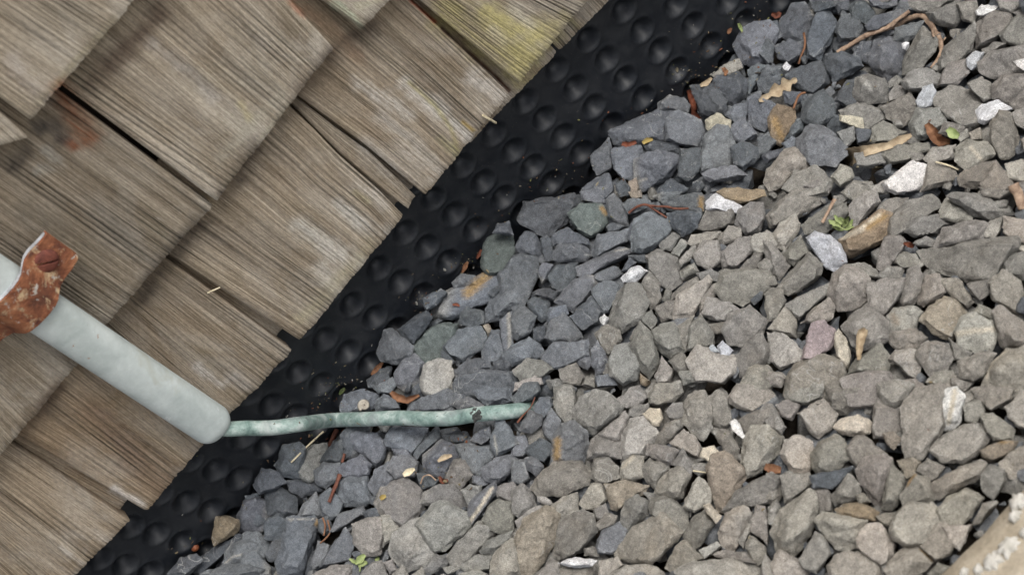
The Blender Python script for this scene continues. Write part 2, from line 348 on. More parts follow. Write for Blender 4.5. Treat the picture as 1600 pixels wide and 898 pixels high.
def resample(pl, t):
    L = [0.0]
    for a, b in zip(pl, pl[1:]): L.append(L[-1]+(b-a).length)
    d = t*L[-1]
    for i in range(1, len(pl)):
        if d <= L[i] or i == len(pl)-1: return pl[i-1].lerp(pl[i], (d-L[i-1])/max(1e-9, L[i]-L[i-1]))
def make_shingle(left, right, course=None, dy=0.0, thick=.0066, ext=.03, world=False, h=.00036, jag=.0007, marks=True, seed=0, hue=0.3, val=1.0, amp=1.0, bow=0.0, extr=None):
    """left / right: side edges from top to butt (pixels, or wall x,z when world)."""
    rnd = random.Random(seed)
    p0, n = splane(course if course is not None else 0, dy)
    def cv(q): return Vector((q[0], 0, q[1])) if world else on_plane(q[0], q[1], p0, n)
    def side(pl, e):
        P = [cv(q) for q in pl]; P = [Vector((p.x, p.z)) for p in P]
        d = (P[0]-P[1]).normalized(); return [P[0]+d*e]+P
    L, Rr = side(left, ext), side(right, ext if extr is None else extr)
    wdt = (Rr[-1]-L[-1]).length; hgt = (L[-1]-L[0]).length
    nc = max(4, int(wdt/h)); nr = max(4, int(hgt/(.0022 if h < .001 else .012)))
    zb = p0.z; sp = rnd.uniform(.0015, .0025); ph = rnd.uniform(0, 99); su = rnd.uniform(0, 50); sv = rnd.uniform(0, 50)
    V = np.zeros((nr+1, nc+1, 3)); UVs = np.zeros((nr+1, nc+1, 2)); RG = np.ones((nr+1, nc+1, 4)); MK = np.zeros((nr+1, nc+1, 4))
    S = np.linspace(0, 1, nc+1)
    gl = [-.02]
    while gl[-1] < wdt+.02: gl.append(gl[-1]+max(.0009, sp*(1+.9*noise.noise(Vector((gl[-1]*60, ph, 7))))*rnd.lognormvariate(0, .28)))
    gx_ = np.array(gl); gd = np.array([min(1, max(.05, .5+.7*noise.noise(Vector((q*75, ph, 4)))+rnd.uniform(-.35, .4))) for q in gl]); gw = np.array([rnd.uniform(.00032, .00062) for q in gl])
    tiltg = rnd.uniform(-.035, .035)
    fade = np.array([[min(1.1, max(.12, .72+.8*noise.noise(Vector((q*wdt*70, ph, r_*.09))))) for q in np.linspace(0, 1, 40)] for r_ in range(24)])
    fade = np.stack([np.interp(S, np.linspace(0, 1, 40), r_) for r_ in fade])
    jg = np.array([noise.noise(Vector((s*wdt*620, ph, 1)))*.9+noise.noise(Vector((s*wdt*130, ph, 2)))*1.2+noise.noise(Vector((s*wdt*30, ph, 8)))*1.2 for s in S])*jag
    for j in range(nr+1):
        t = j/nr; a, b = resample(L, t), resample(Rr, t)
        x = a.x+(b.x-a.x)*S; z = a.y+(b.y-a.y)*S
        tt = max(0.0, (t-.9)/.1); z = z - jg*tt
        u = S*wdt; v = t*hgt
        wob = .0007*noise.noise(Vector((v*11, ph, 0)))
        uu = u+wob+tiltg*(v-.05)
        fd = fade[min(j*len(fade)//(nr+1), len(fade)-1)]
        k = np.clip(np.searchsorted(gx_, uu), 1, len(gx_)-1)
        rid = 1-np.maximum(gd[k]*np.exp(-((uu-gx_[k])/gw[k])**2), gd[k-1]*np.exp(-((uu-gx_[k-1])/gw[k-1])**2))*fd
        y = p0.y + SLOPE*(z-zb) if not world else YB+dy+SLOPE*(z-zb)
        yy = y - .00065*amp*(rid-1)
        edge = np.minimum(S, 1-S)*wdt; yy = yy + .0009*np.clip(1-edge/.0016, 0, 1)**2
        yy = yy + bow*(4*S*(1-S)-.5)*t
        if t > .985: yy = yy + .0006
        V[j, :, 0] = x; V[j, :, 1] = yy; V[j, :, 2] = z
        UVs[j, :, 0] = u+su; UVs[j, :, 1] = v+sv+wob*4
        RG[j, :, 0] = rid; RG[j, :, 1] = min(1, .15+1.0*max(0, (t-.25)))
        RG[j, :, 2] = max(0, hue+.35*(1-t)); RG[j, :, 3] = val
    if marks:
        P = V.reshape(-1, 3)-np.array(CP); z_ = P@np.array(F); X = 800+FPX*(P@np.array(RV))/z_; Y = 449-FPX*(P@np.array(UV))/z_
        M = MK.reshape(-1, 4)
        nz = np.sin(X*.13+Y*.21)*.5+np.sin(X*.31-Y*.27+1)*.3+np.sin(X*.07+Y*.05+2)*.5
        for (col, al, wd, pts) in WMARKS:
            dmin = np.full(len(X), 1e9)
            for (ax, ay), (bx, by) in zip(pts, pts[1:]):
                tx, ty = bx-ax, by-ay; q = np.clip(((X-ax)*tx+(Y-ay)*ty)/(tx*tx+ty*ty+1e-9), 0, 1)
                dmin = np.minimum(dmin, np.hypot(X-ax-q*tx, Y-ay-q*ty))
            k = np.clip(1.25-dmin/(wd*.5)*.75+nz*.18-.25, 0, 1); k = k*k*(3-2*k)*al
            oa = k+M[:, 3]*(1-k); ok_ = oa > 1e-5
            M[ok_, :3] = (np.array(col)*k[ok_, None]+M[ok_, :3]*(M[ok_, 3]*(1-k[ok_]))[:, None])/oa[ok_, None]; M[:, 3] = oa
    nv = (nr+1)*(nc+1); idx = np.arange(nv).reshape(nr+1, nc+1)
    a = idx[:-1, :-1].ravel(); faces = np.stack([a, a+nc+1, a+nc+2, a+1], 1).tolist()
    loop = list(idx[0, :])+list(idx[1:, -1])+list(idx[-1, ::-1][1:])+list(idx[::-1, 0][1:-1])
    base = nv; bv = []; fl = V.reshape(-1, 3)
    for q in loop:
        t = (q//(nc+1))/nr; p = fl[q].copy(); p[1] += lerp(.0016, thick, t); bv.append(p)
    m = len(loop)
    for k in range(m): faces.append([int(loop[k]), int(loop[(k+1) % m]), base+(k+1) % m, base+k])
    faces.append([base+k for k in range(m)])
    verts = np.concatenate([fl, np.array(bv)])
    uvv = np.concatenate([UVs.reshape(-1, 2), UVs.reshape(-1, 2)[loop]]); rgv = np.concatenate([RG.reshape(-1, 4), RG.reshape(-1, 4)[loop]*np.array([.55, .3, 1, 1])+np.array([0, 0, .3, 0])]); mkv = np.concatenate([MK.reshape(-1, 4), MK.reshape(-1, 4)[loop]])
    return verts, faces, uvv, rgv, mkv
def shingle_obj(name, data, parent):
    verts, faces, uvv, rgv, mkv = data
    me = bpy.data.meshes.new(name); me.from_pydata(verts.tolist(), [], faces)
    ul = me.uv_layers.new(name='UVMap'); li = np.zeros(len(me.loops), dtype=np.int32); me.loops.foreach_get('vertex_index', li)
    ul.data.foreach_set('uv', uvv[li].astype(np.float32).ravel())
    set_attr(me, 'ridge', rgv); set_attr(me, 'mark', mkv)
    o = link(name, me, WOOD, parent, sharp=45); return o
SH = [  # course, left side px, right side px, dy, hue, options
    (2, [(-20, 138), (50, 190)], [(200, -150), (292, -92)], -.0006, .1, dict(val=1.04)),
    (2, [(-260, 120), (-110, 250)], [(-30, 150), (45, 217)], .0006, .1, {}),
    (1, [(103, 138), (340, 316)], [(400, -58), (522, 76)], -.0004, .15, {}),
    (1, [(-45, 405), (142, 536)], [(95, 145), (332, 322)], .0004, .25, dict(val=.74)),
    (1, [(-190, 620), (-70, 800)], [(-40, 455), (122, 570)], .0008, .3, dict(val=.84)),
    (1, [(440, -45), (565, 46)], [(540, -160), (672, -60)], -.0012, .05, {}),
    (0, [(468, 152), (533, 200), (577, 232), (665, 306)], [(560, -80), (640, 0), (720, 74), (797, 147)], -.0003, .5, dict(val=.92)),
    (0, [(455, 162), (495, 203), (533, 241), (600, 297), (640, 328)], [(466, 154), (525, 200), (577, 237), (652, 309)], .0022, .25, dict(bow=.0012, val=.9)),
    (0, [(262, 397), (470, 533)], [(450, 164), (495, 206), (533, 246), (598, 303), (632, 338)], -.0002, .35, dict(val=.93)),
    (0, [(110, 470), (335, 672)], [(264, 407), (458, 549)], .0008, .5, dict(val=.80)),
    (0, [(20, 674), (230, 800)], [(95, 500), (320, 692)], -.0003, 1.0, dict(val=.88)),
    (0, [(-130, 840), (30, 990)], [(14, 688), (204, 814)], .0018, .6, dict(val=.95)),
    (0, [(650, -4), (813, 132)], [(750, -130), (960, -50)], -.0022, .0, {}),
]
for i, (c, l, r, dy, hue, op) in enumerate(SH):
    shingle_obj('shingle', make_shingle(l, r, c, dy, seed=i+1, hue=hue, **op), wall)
# the doubled first course that shows below and between the front shingles
U = [([(600, 180), (735, 224)], [(770, 20), (871, 82)], .6), ([(800, 20), (875, 79)], [(860, -80), (1010, -62)], .3),
     ([(-40, 640), (175, 824)], [(60, 560), (250, 765)], .9), ([(400, 500), (500, 500)], [(560, 200), (668, 299)], .8), ([(180, 380), (385, 615)], [(330, 480), (488, 506)], .8)]
for i, (l, r, hue) in enumerate(U):
    Lp = on_y(*l[-1], -.0100); Rp = on_y(*r[-1], -.0100)
    if i >= 2: Lp.z = Rp.z = ZB[0]+.004
    shingle_obj('shingle', make_shingle([(Lp.x, Lp.z+.05), (Lp.x, Lp.z)], [(Rp.x, Rp.z+.05), (Rp.x, Rp.z)], 0, .0072, thick=.0035, world=True, seed=40+i, hue=hue, amp=.8), wall)
# shingles beyond the frame, same pattern
acc = []; rnd = random.Random(5)
ends = {0: (-.235, .128), 1: (-.205, .075), 2: (-.118, .030)}
def course_fill(zb, x0, x1, k):
    x = x0
    while x < x1-.02:
        wd = min(rnd.uniform(.06, .13), x1-x); dz = rnd.uniform(-.003, .003)
        acc.append(make_shingle([(x, zb+.10), (x, zb+dz)], [(x+wd-.003, zb+.10), (x+wd-.003, zb+dz)], 0, -SLOPE*(zb-ZB[0])+rnd.uniform(-.001, .001), world=True, h=.006 if k < 8 else .03, marks=False, seed=rnd.randint(0, 9999), hue=rnd.uniform(.1, .6)))
        x += wd
edge_x = {c: [1e9, -1e9] for c in range(3)}
for (c, l, r, dy, hue, op) in SH:
    p0, n = splane(c, 0)
    edge_x[c][0] = min(edge_x[c][0], on_plane(*l[-1], p0, n).x); edge_x[c][1] = max(edge_x[c][1], on_plane(*r[-1], p0, n).x)
for k in range(26):
    zb = ZB[0]+k*EXPO
    if k < 3:
        course_fill(zb, -1.3, edge_x[k][0]-.003, k); course_fill(zb, edge_x[k][1]+.003, 1.3, k)
    else: course_fill(zb, -1.3, 1.3, k)
off = 0; AV, AF, AU, AR, AM = [], [], [], [], []
for (v, f, u, r, m) in acc:
    AV.append(v); AF += [[i+off for i in q] for q in f]; AU.append(u); AR.append(r); AM.append(m); off += len(v)
o = shingle_obj('shingle_siding', (np.concatenate(AV), AF, np.concatenate(AU), np.concatenate(AR), np.concatenate(AM)), wall); tag(o, kind='stuff')

# ------------------------------------------------------------------ gravel
TILE = {'C': (800, 0, 2.9925), 'D': (1200, 0, 2.9925), 'F': (400, 300, 2.9925), 'G': (800, 300, 2.9925), 'H': (1200, 300, 2.9925),
        'I': (0, 600, 3.0125), 'J': (400, 600, 3.0125), 'K': (800, 600, 3.0125), 'L': (1200, 600, 3.0125)}
TONE = {'d': srgb(92, 96, 101), 'b': srgb(111, 114, 118), 'g': srgb(132, 130, 125), 'w': srgb(153, 150, 144), 'p': srgb(158, 156, 150),
        'q': srgb(216, 216, 216), 'o': srgb(138, 124, 104), 'k': srgb(158, 147, 146), 's': srgb(98, 106, 104), 't': srgb(148, 139, 126), 'u': srgb(186, 189, 195), 'c': srgb(192, 184, 168)}
STONES = '''
C
b 685 480 740 445 800 455 830 490 820 525 690 515
d 840 410 940 390 1000 470 990 540 930 545 885 520 860 470
d 940 400 960 360 1060 340 1105 390 1095 450 1040 500 990 470
b 1040 210 1075 145 1130 105 1197 100 1240 150 1200 280 1130 310 1070 285
p 940 350 1000 300 1060 275 1075 320 1030 345 960 365
b 1105 330 1150 300 1185 310 1155 370 1110 430
b 1145 380 1190 310 1260 320 1260 400 1200 440 1155 420
b 465 615 540 575 690 515 770 520 720 600 715 660 620 665 560 680 490 670
b 720 560 780 520 880 560 905 630 880 695 790 680 725 650
b 370 730 450 655 470 720 470 780 400 815 380 790
b 470 700 600 685 620 740 580 780 560 850 520 830 480 790
d 620 680 660 660 770 670 785 700 760 725 690 715 640 710
b 575 745 680 700 780 730 785 760 740 830 680 860 600 900 580 830
d 790 700 880 695 885 730 870 800 830 840 770 825 790 760
b 905 630 960 590 1010 600 1040 680 1010 740 1035 790 890 800 875 750 900 690
c 905 560 960 530 1025 560 1020 600 960 595 930 620 905 600
b 1025 590 1060 560 1090 555 1150 630 1070 675 1030 650
d 1025 690 1080 665 1150 690 1155 740 1080 795 1040 760
b 1000 540 1040 490 1100 480 1090 560 1040 570
b 1100 470 1150 440 1200 470 1270 520 1180 610 1110 580
b 1150 650 1197 620 1240 660 1190 720 1155 720
b 890 810 960 780 1040 775 1095 820 1000 850 930 850
d 690 880 740 835 820 880 790 910 700 910
b 335 880 400 830 450 815 475 880 440 930 380 950
d 480 860 520 840 550 870 550 910 500 920
t 545 850 580 835 590 880 575 920 550 900
D
d 55 105 110 25 170 10 205 60 200 130 165 195 100 190 65 160
d 180 200 215 80 250 50 290 60 325 120 290 190 245 275 185 265
d 320 150 350 60 410 80 440 120 430 180 340 190
d 380 30 420 0 470 20 500 60 460 110 400 90
d 200 0 290 -10 320 30 260 50 220 55
d 310 20 370 0 385 50 330 60
b 470 0 600 -10 600 25 540 40 490 30
g 660 0 700 -30 860 -30 870 0 760 55 700 55 665 30
d 455 120 500 75 590 55 600 95 520 140 470 140
b 600 130 700 100 730 100 700 170 640 200 590 190
b 560 60 620 40 660 60 620 95 570 110
d 30 220 100 185 155 215 160 260 100 300 50 270
d 85 350 160 310 240 290 280 330 280 390 210 440 140 410 100 380
d 275 260 340 245 420 270 440 310 370 360 310 380 280 330
d 395 260 430 200 490 190 470 240 470 300 420 280
b 470 260 500 200 560 175 630 190 660 260 620 350 560 380 520 360 475 300
g 640 260 700 210 720 130 790 190 790 220 720 310 640 350 625 345
g 400 430 415 370 470 345 540 370 565 430 560 475 480 485 415 470
d 310 470 370 380 405 375 405 440 420 490 370 500
d 160 480 260 420 320 500 310 540 230 600 165 560
o 0 560 40 490 120 510 130 560 60 680 10 640
d 130 560 165 560 160 610 110 650 80 650
d 280 580 310 540 370 550 370 590 320 625 280 605
b 130 650 200 590 260 600 360 660 360 720 310 770 200 770 150 700
g 340 520 420 480 530 510 545 560 450 615 430 560 350 545
c 330 535 440 550 450 610 430 605 390 580 335 565
g 325 620 400 590 410 650 360 690
d 410 600 450 615 490 610 460 660 420 670
g 490 600 540 570 645 620 600 660 500 670 485 650
g 530 500 590 470 660 440 700 490 690 550 630 590 560 550
g 570 430 600 395 650 420 640 450 590 470 570 470
g 630 380 680 330 740 315 820 360 800 400 740 430 650 420
u 690 470 720 410 770 390 785 430 765 490 740 510 700 505
u 925 275 970 240 1010 245 985 300 950 330 930 310
g 800 290 830 220 960 110 970 170 950 240 920 270 880 310 800 340
g 840 300 930 280 940 340 870 400 800 400 815 350
g 970 120 1010 60 1130 50 1150 130 1050 200 975 230
q 970 50 1000 20 1080 30 1060 50 1000 75 975 75
g 740 60 860 20 900 0 910 80 870 130 800 120 760 100
g 880 20 970 0 990 60 960 110 910 90
g 1060 -10 1190 -10 1180 30 1140 60 1090 40
g 1090 160 1140 90 1190 60 1250 110 1240 190 1180 210 1110 200
g 985 290 1040 250 1180 210 1260 240 1240 330 1080 370 1000 340
q 1150 290 1197 275 1230 300 1197 330 1165 310
g 1055 400 1100 355 1200 340 1250 400 1230 490 1160 510 1060 460
g 780 450 860 405 960 430 1010 470 980 580 930 600 830 550 785 500
g 930 390 1000 360 1050 400 1050 460 1010 470 960 430
q 965 510 1000 485 1070 465 1145 510 1050 550 1010 580 975 570
g 1040 580 1080 520 1130 530 1180 640 1150 720 1090 735 1045 660
g 1140 530 1200 500 1260 560 1200 610 1150 580
g 660 580 700 510 800 510 830 570 760 590 740 650 690 650 665 620
g 830 570 920 590 910 620 850 640 800 620
g 540 720 610 680 740 670 750 700 660 750 570 765
w 725 740 770 690 870 680 870 740 790 760 740 755
w 870 690 930 655 1020 670 1060 720 1010 760 920 790 880 750
q 530 855 590 810 680 745 780 785 780 820 700 890 600 910 545 890
g 750 760 860 780 890 840 760 880 720 890 780 820
g 890 820 960 770 1060 750 1080 800 980 880 900 870
g 1000 860 1070 755 1150 860 1160 900 1010 900
w 1110 770 1190 750 1240 800 1190 850 1130 830
g 410 720 520 700 540 760 470 780 415 770
g 660 720 710 705 740 740 680 760
w 295 830 340 770 390 790 400 830 340 870
w 0 790 80 700 150 695 190 740 180 790 60 870 10 890 -15 850
g 75 880 130 800 220 780 300 850 280 910 150 930
p 470 880 540 850 560 900 480 910
g 340 900 400 850 480 850 500 900 400 940
d 0 110 40 100 60 150 30 180 0 170 -40 140
d 0 180 30 220 20 290 0 300 -50 250
d 0 320 50 310 70 370 30 420 -10 420 -40 370
d 70 430 150 430 160 470 110 500 80 480
b 65 670 110 640 145 650 130 700 80 700
d 0 710 70 690 60 725 0 760 -30 730
q 68 310 85 290 108 310 95 335 75 330
q 625 205 645 193 662 200 640 232 630 225
g 560 385 600 350 630 380 600 400 570 410
g 1000 230 1060 200 1110 205 1040 245 1000 260
g 940 620 990 600 1000 650 950 655
g 880 640 930 600 940 640 900 670
g 490 20 545 -20 590 -20 560 10
g 1150 60 1197 40 1240 60 1240 110 1180 90
g 1180 650 1240 620 1260 680 1200 710
F
s 1055 290 1080 220 1140 195 1197 215 1200 300 1160 370 1090 385 1055 350
d 1110 190 1130 150 1180 140 1200 200 1140 195
b 920 420 960 380 1020 390 1030 430 930 450
b 830 550 880 470 1000 410 1090 370 1140 390 1170 430 1100 500 1060 520 990 540 930 590 850 590
d 770 500 860 455 890 470 840 530 800 550
b 1070 560 1110 490 1190 430 1230 440 1240 520 1140 590 1075 610
d 950 610 960 560 990 540 1060 560 1060 610 1000 630
d 670 640 760 570 800 560 820 590 740 700 690 680
d 790 620 850 590 870 600 820 640
b 570 750 600 650 640 640 730 720 720 770 660 800 590 790
s 735 720 790 650 880 610 940 620 930 690 870 730 860 780 800 800 740 770
b 880 720 940 650 1040 625 1075 680 1050 740 970 790 900 760
b 650 850 690 780 740 760 780 800 760 880 700 930 660 900
p 770 870 790 810 850 780 910 795 920 860 900 930 830 960 780 930
d 520 880 580 830 630 820 620 890 580 930 530 910
b 1055 740 1100 650 1140 650 1165 760 1110 790 1060 780
b 1140 600 1197 560 1200 760 1165 770 1145 680
b 940 830 990 780 1080 780 1100 820 1060 840 960 870
b 920 898 960 850 1060 835 1197 840 1220 900 1150 950 1000 960 930 940
d 1110 800 1170 770 1210 800 1180 840 1120 830
t 1060 625 1085 615 1105 650 1085 670
d 870 740 900 760 930 790 920 800 870 780
d 1085 470 1120 440 1170 440 1110 500
G
d 35 130 60 45 160 25 280 15 300 60 270 130 200 190 150 205 90 170
s 260 100 330 55 420 60 445 100 440 150 370 215 310 180
b 320 0 430 -20 440 50 400 55 330 40
b 440 40 480 10 530 70 545 160 500 150 450 110
b 515 60 560 30 640 40 640 70 560 100 540 110
b 665 20 700 0 800 0 760 30 700 45
b 700 50 780 20 880 5 900 40 890 90 840 90 740 85
t 545 0 600 -10 605 25 565 30
o 960 0 1000 -20 1170 -10 1180 20 1100 50 1010 40
q 905 50 950 0 1010 45 1075 65 1060 100 960 85 910 80
d 730 105 800 85 880 100 870 160 800 210 750 170
g 870 165 910 90 1030 70 1040 100 1030 150 960 175 900 180
b 560 190 575 130 640 100 720 120 735 180 690 240 610 290 560 270
d 540 220 550 150 575 130 560 200 560 240
b 375 280 400 200 480 180 545 170 530 230 470 270 390 310
d 440 160 470 140 520 160 500 175 450 185
d 190 200 260 170 350 220 360 250 290 240 200 250
d 195 290 220 240 320 230 370 300 340 320 250 330 200 320
b 305 350 400 310 500 260 550 270 550 290 460 340 350 395 320 385
d 15 260 60 190 110 190 140 270 130 320 60 300
d 135 220 160 205 190 220 195 310 150 320
d 0 310 40 290 110 310 130 370 90 440 60 520 10 545 -50 480 -60 380
d 165 390 210 340 300 335 300 390 240 460 190 440
b 120 370 140 330 190 340 165 400 140 430
b 375 410 390 380 480 345 510 380 460 420 400 425
b 250 480 280 420 350 390 390 400 400 430 350 490 290 560 230 520 200 510
d 90 470 150 450 220 465 200 510 140 490
b 370 460 430 415 500 430 500 470 450 560 420 570 390 510
d 70 510 110 490 170 510 185 570 140 605 90 570
b 275 580 370 490 420 560 400 610 330 640
b 0 560 60 530 110 580 90 650 30 690 -20 650
b 180 540 250 530 260 570 190 625 170 600
b 155 680 180 610 240 570 300 620 330 680 280 710 200 705
d 100 640 150 625 160 680 130 700 100 680
b 140 770 180 710 280 705 350 690 350 760 270 810 190 830
q 505 400 560 350 600 345 635 370 580 420 520 425
g 625 300 680 275 770 310 790 420 740 455 700 430 640 360
d 550 300 620 290 630 330 590 330
d 510 370 550 305 575 330 540 370
g 600 440 640 370 690 430 700 500 650 545 620 500
g 455 610 490 480 540 415 600 430 635 520 610 590 520 655 460 625
g 690 240 750 190 785 210 740 270 700 270
g 740 290 790 220 825 240 780 300
w 775 330 800 290 850 250 860 260 830 320 790 350
w 825 240 840 200 970 185 960 220 900 250 840 250
w 845 290 890 230 960 230 980 320 930 360 870 340
w 960 230 1010 160 1060 165 1070 210 990 250
g 975 280 1060 220 1110 210 1120 280 1050 350 990 355
g 1045 150 1060 80 1110 50 1170 55 1180 130 1150 180 1100 200
w 1120 210 1190 180 1250 230 1240 270 1160 290 1120 270
g 785 370 850 330 870 370 800 410
g 865 380 930 360 980 390 960 415 880 410
g 745 480 810 420 860 400 870 420 790 490 750 500
w 755 560 770 490 910 390 930 420 880 520 840 580 760 590
g 660 540 720 510 760 510 750 590 700 605
g 700 500 720 455 745 460 740 500 715 510
g 950 450 1000 370 1100 360 1197 380 1240 430 1170 480 1080 530 990 500
g 1060 360 1130 290 1170 290 1150 350 1100 365
g 1150 340 1190 310 1240 330 1200 380 1155 370
w 885 570 920 495 1000 505 1060 550 1000 605 930 595
g 880 510 930 440 960 420 950 480 910 500 880 560
g 985 650 1020 570 1110 530 1190 600 1170 660 1080 720 1010 710
g 920 620 1000 605 980 660 930 660
g 820 740 830 630 880 575 930 640 940 710 880 720
g 645 650 700 620 760 610 770 680 810 740 740 780 670 720
g 755 640 830 600 850 580 830 650 815 740 790 720
g 550 710 600 610 640 650 680 760 690 810 640 870 580 790
g 600 590 650 550 680 600 650 640 610 610
g 390 660 450 620 500 650 510 690 450 750 400 700
g 455 790 480 720 550 710 600 810 580 870 520 900 460 850
b 370 740 400 700 450 780 440 840 390 860 375 800
b 270 760 340 720 375 790 350 830 300 800
g 220 830 300 800 340 870 320 900 240 890
w 820 790 870 720 950 760 1060 770 1060 840 990 890 860 880
g 735 790 790 750 815 770 820 830 780 850
w 670 860 700 770 750 830 740 890 680 900
u 920 725 940 712 967 745 930 748
u 960 720 985 690 1035 740 1000 770 970 765
g 1050 760 1110 690 1170 665 1200 740 1180 810 1100 820 1070 860
g 1060 898 1110 820 1190 810 1240 860 1200 940 1080 950
b 0 720 80 680 140 730 140 770 60 800 0 810 -40 770
g 10 830 70 780 150 790 190 830 130 870 40 880
b 390 860 460 850 490 900 400 910
g 780 840 840 830 860 880 800 900
o 600 850 640 880 625 905 600 895
w 20 890 130 850 140 900 60 920 10 930
q 410 590 430 570 450 585 430 620 412 610
g 160 880 230 870 250 910 180 920
g 330 900 345 860 385 870 385 910
H
g 0 110 40 60 110 0 210 -20 280 10 240 60 160 110 90 140 20 160
g 310 20 380 0 380 30 330 65 310 50
p 390 130 380 60 430 10 500 0 520 50 470 100 410 160
g 160 150 260 70 360 50 370 100 290 140 270 190 180 190
w 10 220 60 140 120 100 150 150 130 200 80 270 40 250
g 70 290 150 210 185 280 120 340 80 320
g -20 230 20 240 100 340 50 410 0 350
u 175 215 220 180 290 200 340 240 340 300 370 330 320 370 270 360 220 280
o 340 220 400 180 520 90 570 110 550 220 480 260 380 310 350 280 370 250
g 570 120 650 50 760 20 800 70 740 110 640 130 620 200 570 220
g 510 80 560 30 650 30 640 60 570 110 540 90
g 630 180 680 120 790 105 835 150 780 195 690 210
w 800 90 840 30 940 90 950 130 860 140 810 120
g 845 25 900 0 1010 20 1120 70 1150 100 1040 130 960 110
g 990 -20 1140 -10 1080 35 1010 20
g 780 250 820 170 960 130 1030 150 990 230 900 250 790 260
w 1040 140 1100 110 1090 170 1060 210 990 200
w 1110 120 1197 130 1260 170 1230 250 1160 230 1100 190
g 720 280 780 265 960 230 1150 220 1160 270 1060 360 1050 410 950 420 900 385 840 390 750 340
g 1090 370 1110 300 1197 280 1250 330 1200 410 1130 400
g 510 350 540 220 610 205 650 240 600 290 550 370
g 680 240 740 205 780 230 770 255 690 250
g 590 330 610 280 690 290 720 340 690 360 620 350
g 370 340 450 330 500 360 520 400 440 390
g 510 390 560 345 640 350 620 400 560 420
w 280 480 300 390 360 350 440 370 475 400 460 500 400 540 330 550 310 520
g 50 450 110 370 190 290 250 340 240 390 160 460 100 480
g 0 400 30 390 40 430 10 440 -30 430
g -20 480 20 450 70 460 80 510 40 590 0 600
g 90 520 180 470 280 430 290 460 260 490 200 530 150 590 110 560
w 160 610 210 550 280 500 310 540 300 590 240 620 190 615
w 0 640 80 540 130 590 130 680 60 660
g 470 430 540 410 630 410 630 460 590 520 530 580 470 550
g 625 480 650 370 700 350 725 400 720 470 680 530 630 530
g 720 450 740 390 800 390 830 470 780 510 730 540 700 520
g 810 410 890 405 960 510 930 540 850 480
g 930 430 1040 410 1040 470 990 510 950 470
g 1035 430 1100 370 1180 420 1197 500 1190 580 1110 530 1050 500
t 715 600 760 530 820 490 900 520 940 580 900 620 860 690 780 660
p 870 650 900 590 960 570 1050 600 1070 680 1040 730 960 745 900 720
g 960 560 980 520 1040 550 1050 600 1000 580
w 1045 560 1090 530 1190 600 1240 700 1190 740 1100 730 1080 680
w 1010 898 1040 800 1110 735 1197 720 1280 800 1280 960 1100 1000 1020 950
g 345 630 420 550 490 545 560 610 575 690 520 720 440 740 400 720
p 560 580 590 545 680 530 720 560 690 640 640 670 580 650
g 580 650 690 640 740 680 690 730 600 740 570 700
w 700 750 750 695 840 710 860 780 830 830 760 860 720 810
g 850 690 880 720 950 750 920 790 870 780
p 0 660 60 660 170 740 160 790 120 810 60 830 10 780
k 160 780 200 620 260 610 310 650 300 720 250 760 200 790
c 305 680 330 640 370 690 390 780 370 830 320 770
g 370 850 420 780 520 710 570 770 560 840 450 850
w 570 780 600 740 690 740 720 810 690 870 640 840
g 890 790 1000 745 1060 760 1010 850 960 880 900 860
g 90 870 130 800 260 760 340 800 365 870 330 950 180 990 80 950
g 350 880 450 840 560 850 620 930 540 1000 380 990
g 740 890 780 840 860 835 890 900 800 930
g 850 870 900 865 960 890 920 930 870 920
g 380 420 440 400 470 430 470 500 420 520
g 170 -30 240 -60 300 -20 280 5
g 1180 -40 1260 -60 1260 60 1190 60 1150 0
w 1150 260 1240 240 1270 290 1200 285
g 620 880 690 870 740 910 680 940
w 0 840 60 840 90 870 60 910 0 900 -30 870
I
o 995 720 1020 630 1060 620 1120 640 1120 690 1060 710 1010 760
b 1120 620 1150 550 1205 525 1260 560 1280 640 1230 690 1130 695
d 890 860 960 800 1020 760 1120 710 1125 730 1060 790 960 860 940 900
b 1050 830 1070 780 1150 700 1205 695 1280 760 1270 820 1120 830 1060 860
d 790 890 850 820 920 800 950 830 900 880 850 920
b 950 890 1050 850 1200 830 1280 870 1250 930 1000 940
J
b 400 110 420 50 500 20 570 50 560 110 470 130 405 130
b 560 90 600 45 650 70 670 110 570 125
b 540 0 640 -30 660 0 640 40 580 40
b 720 120 790 60 900 25 980 40 980 90 880 120
b 920 90 1000 60 1070 95 1060 110 950 120
b 1010 20 1090 0 1197 0 1205 80 1090 100 1040 60
d 90 380 130 290 200 275 230 300 170 400 210 440 120 430
g 155 400 200 340 270 290 330 280 330 330 270 460 220 450
d 300 365 340 300 400 265 410 330 400 370
d 400 240 440 200 530 205 530 230 440 240 450 310 490 340 420 350 405 300
b 440 240 480 225 570 230 610 290 600 340 560 390 510 340 460 290
b 275 410 320 370 390 375 390 440 330 490 280 460
b 385 390 490 335 540 380 530 430 450 440 400 430
b 600 260 640 210 700 200 810 200 780 270 730 330 700 280 620 285
d 740 330 780 270 850 195 865 260 800 310 760 350
d 150 460 200 445 290 470 310 500 220 530 160 500
d -10 470 30 400 100 410 140 460 100 480 20 510
d 40 510 100 475 190 530 190 600 130 630 60 610
d -50 530 10 520 50 580 40 650 0 680 -50 640
b 185 630 230 560 280 510 310 560 320 620 240 630
b 300 530 350 490 410 560 390 620 340 640 310 600
b 375 560 390 460 440 440 520 430 540 550 500 575 400 570
b 530 470 560 400 620 370 650 440 620 500 560 520
b 620 400 650 340 720 330 760 370 740 430 660 440
b 790 330 870 265 940 290 960 330 900 380 880 440 810 420 790 380
b 940 290 1000 285 1110 290 1115 330 1050 430 1000 400 960 340
g 890 440 930 360 980 350 1015 430 960 490 900 480
b 1040 220 1100 190 1110 250 1060 280 1010 260
b 1110 230 1130 170 1160 170 1205 220 1240 280 1180 310 1130 340 1110 290
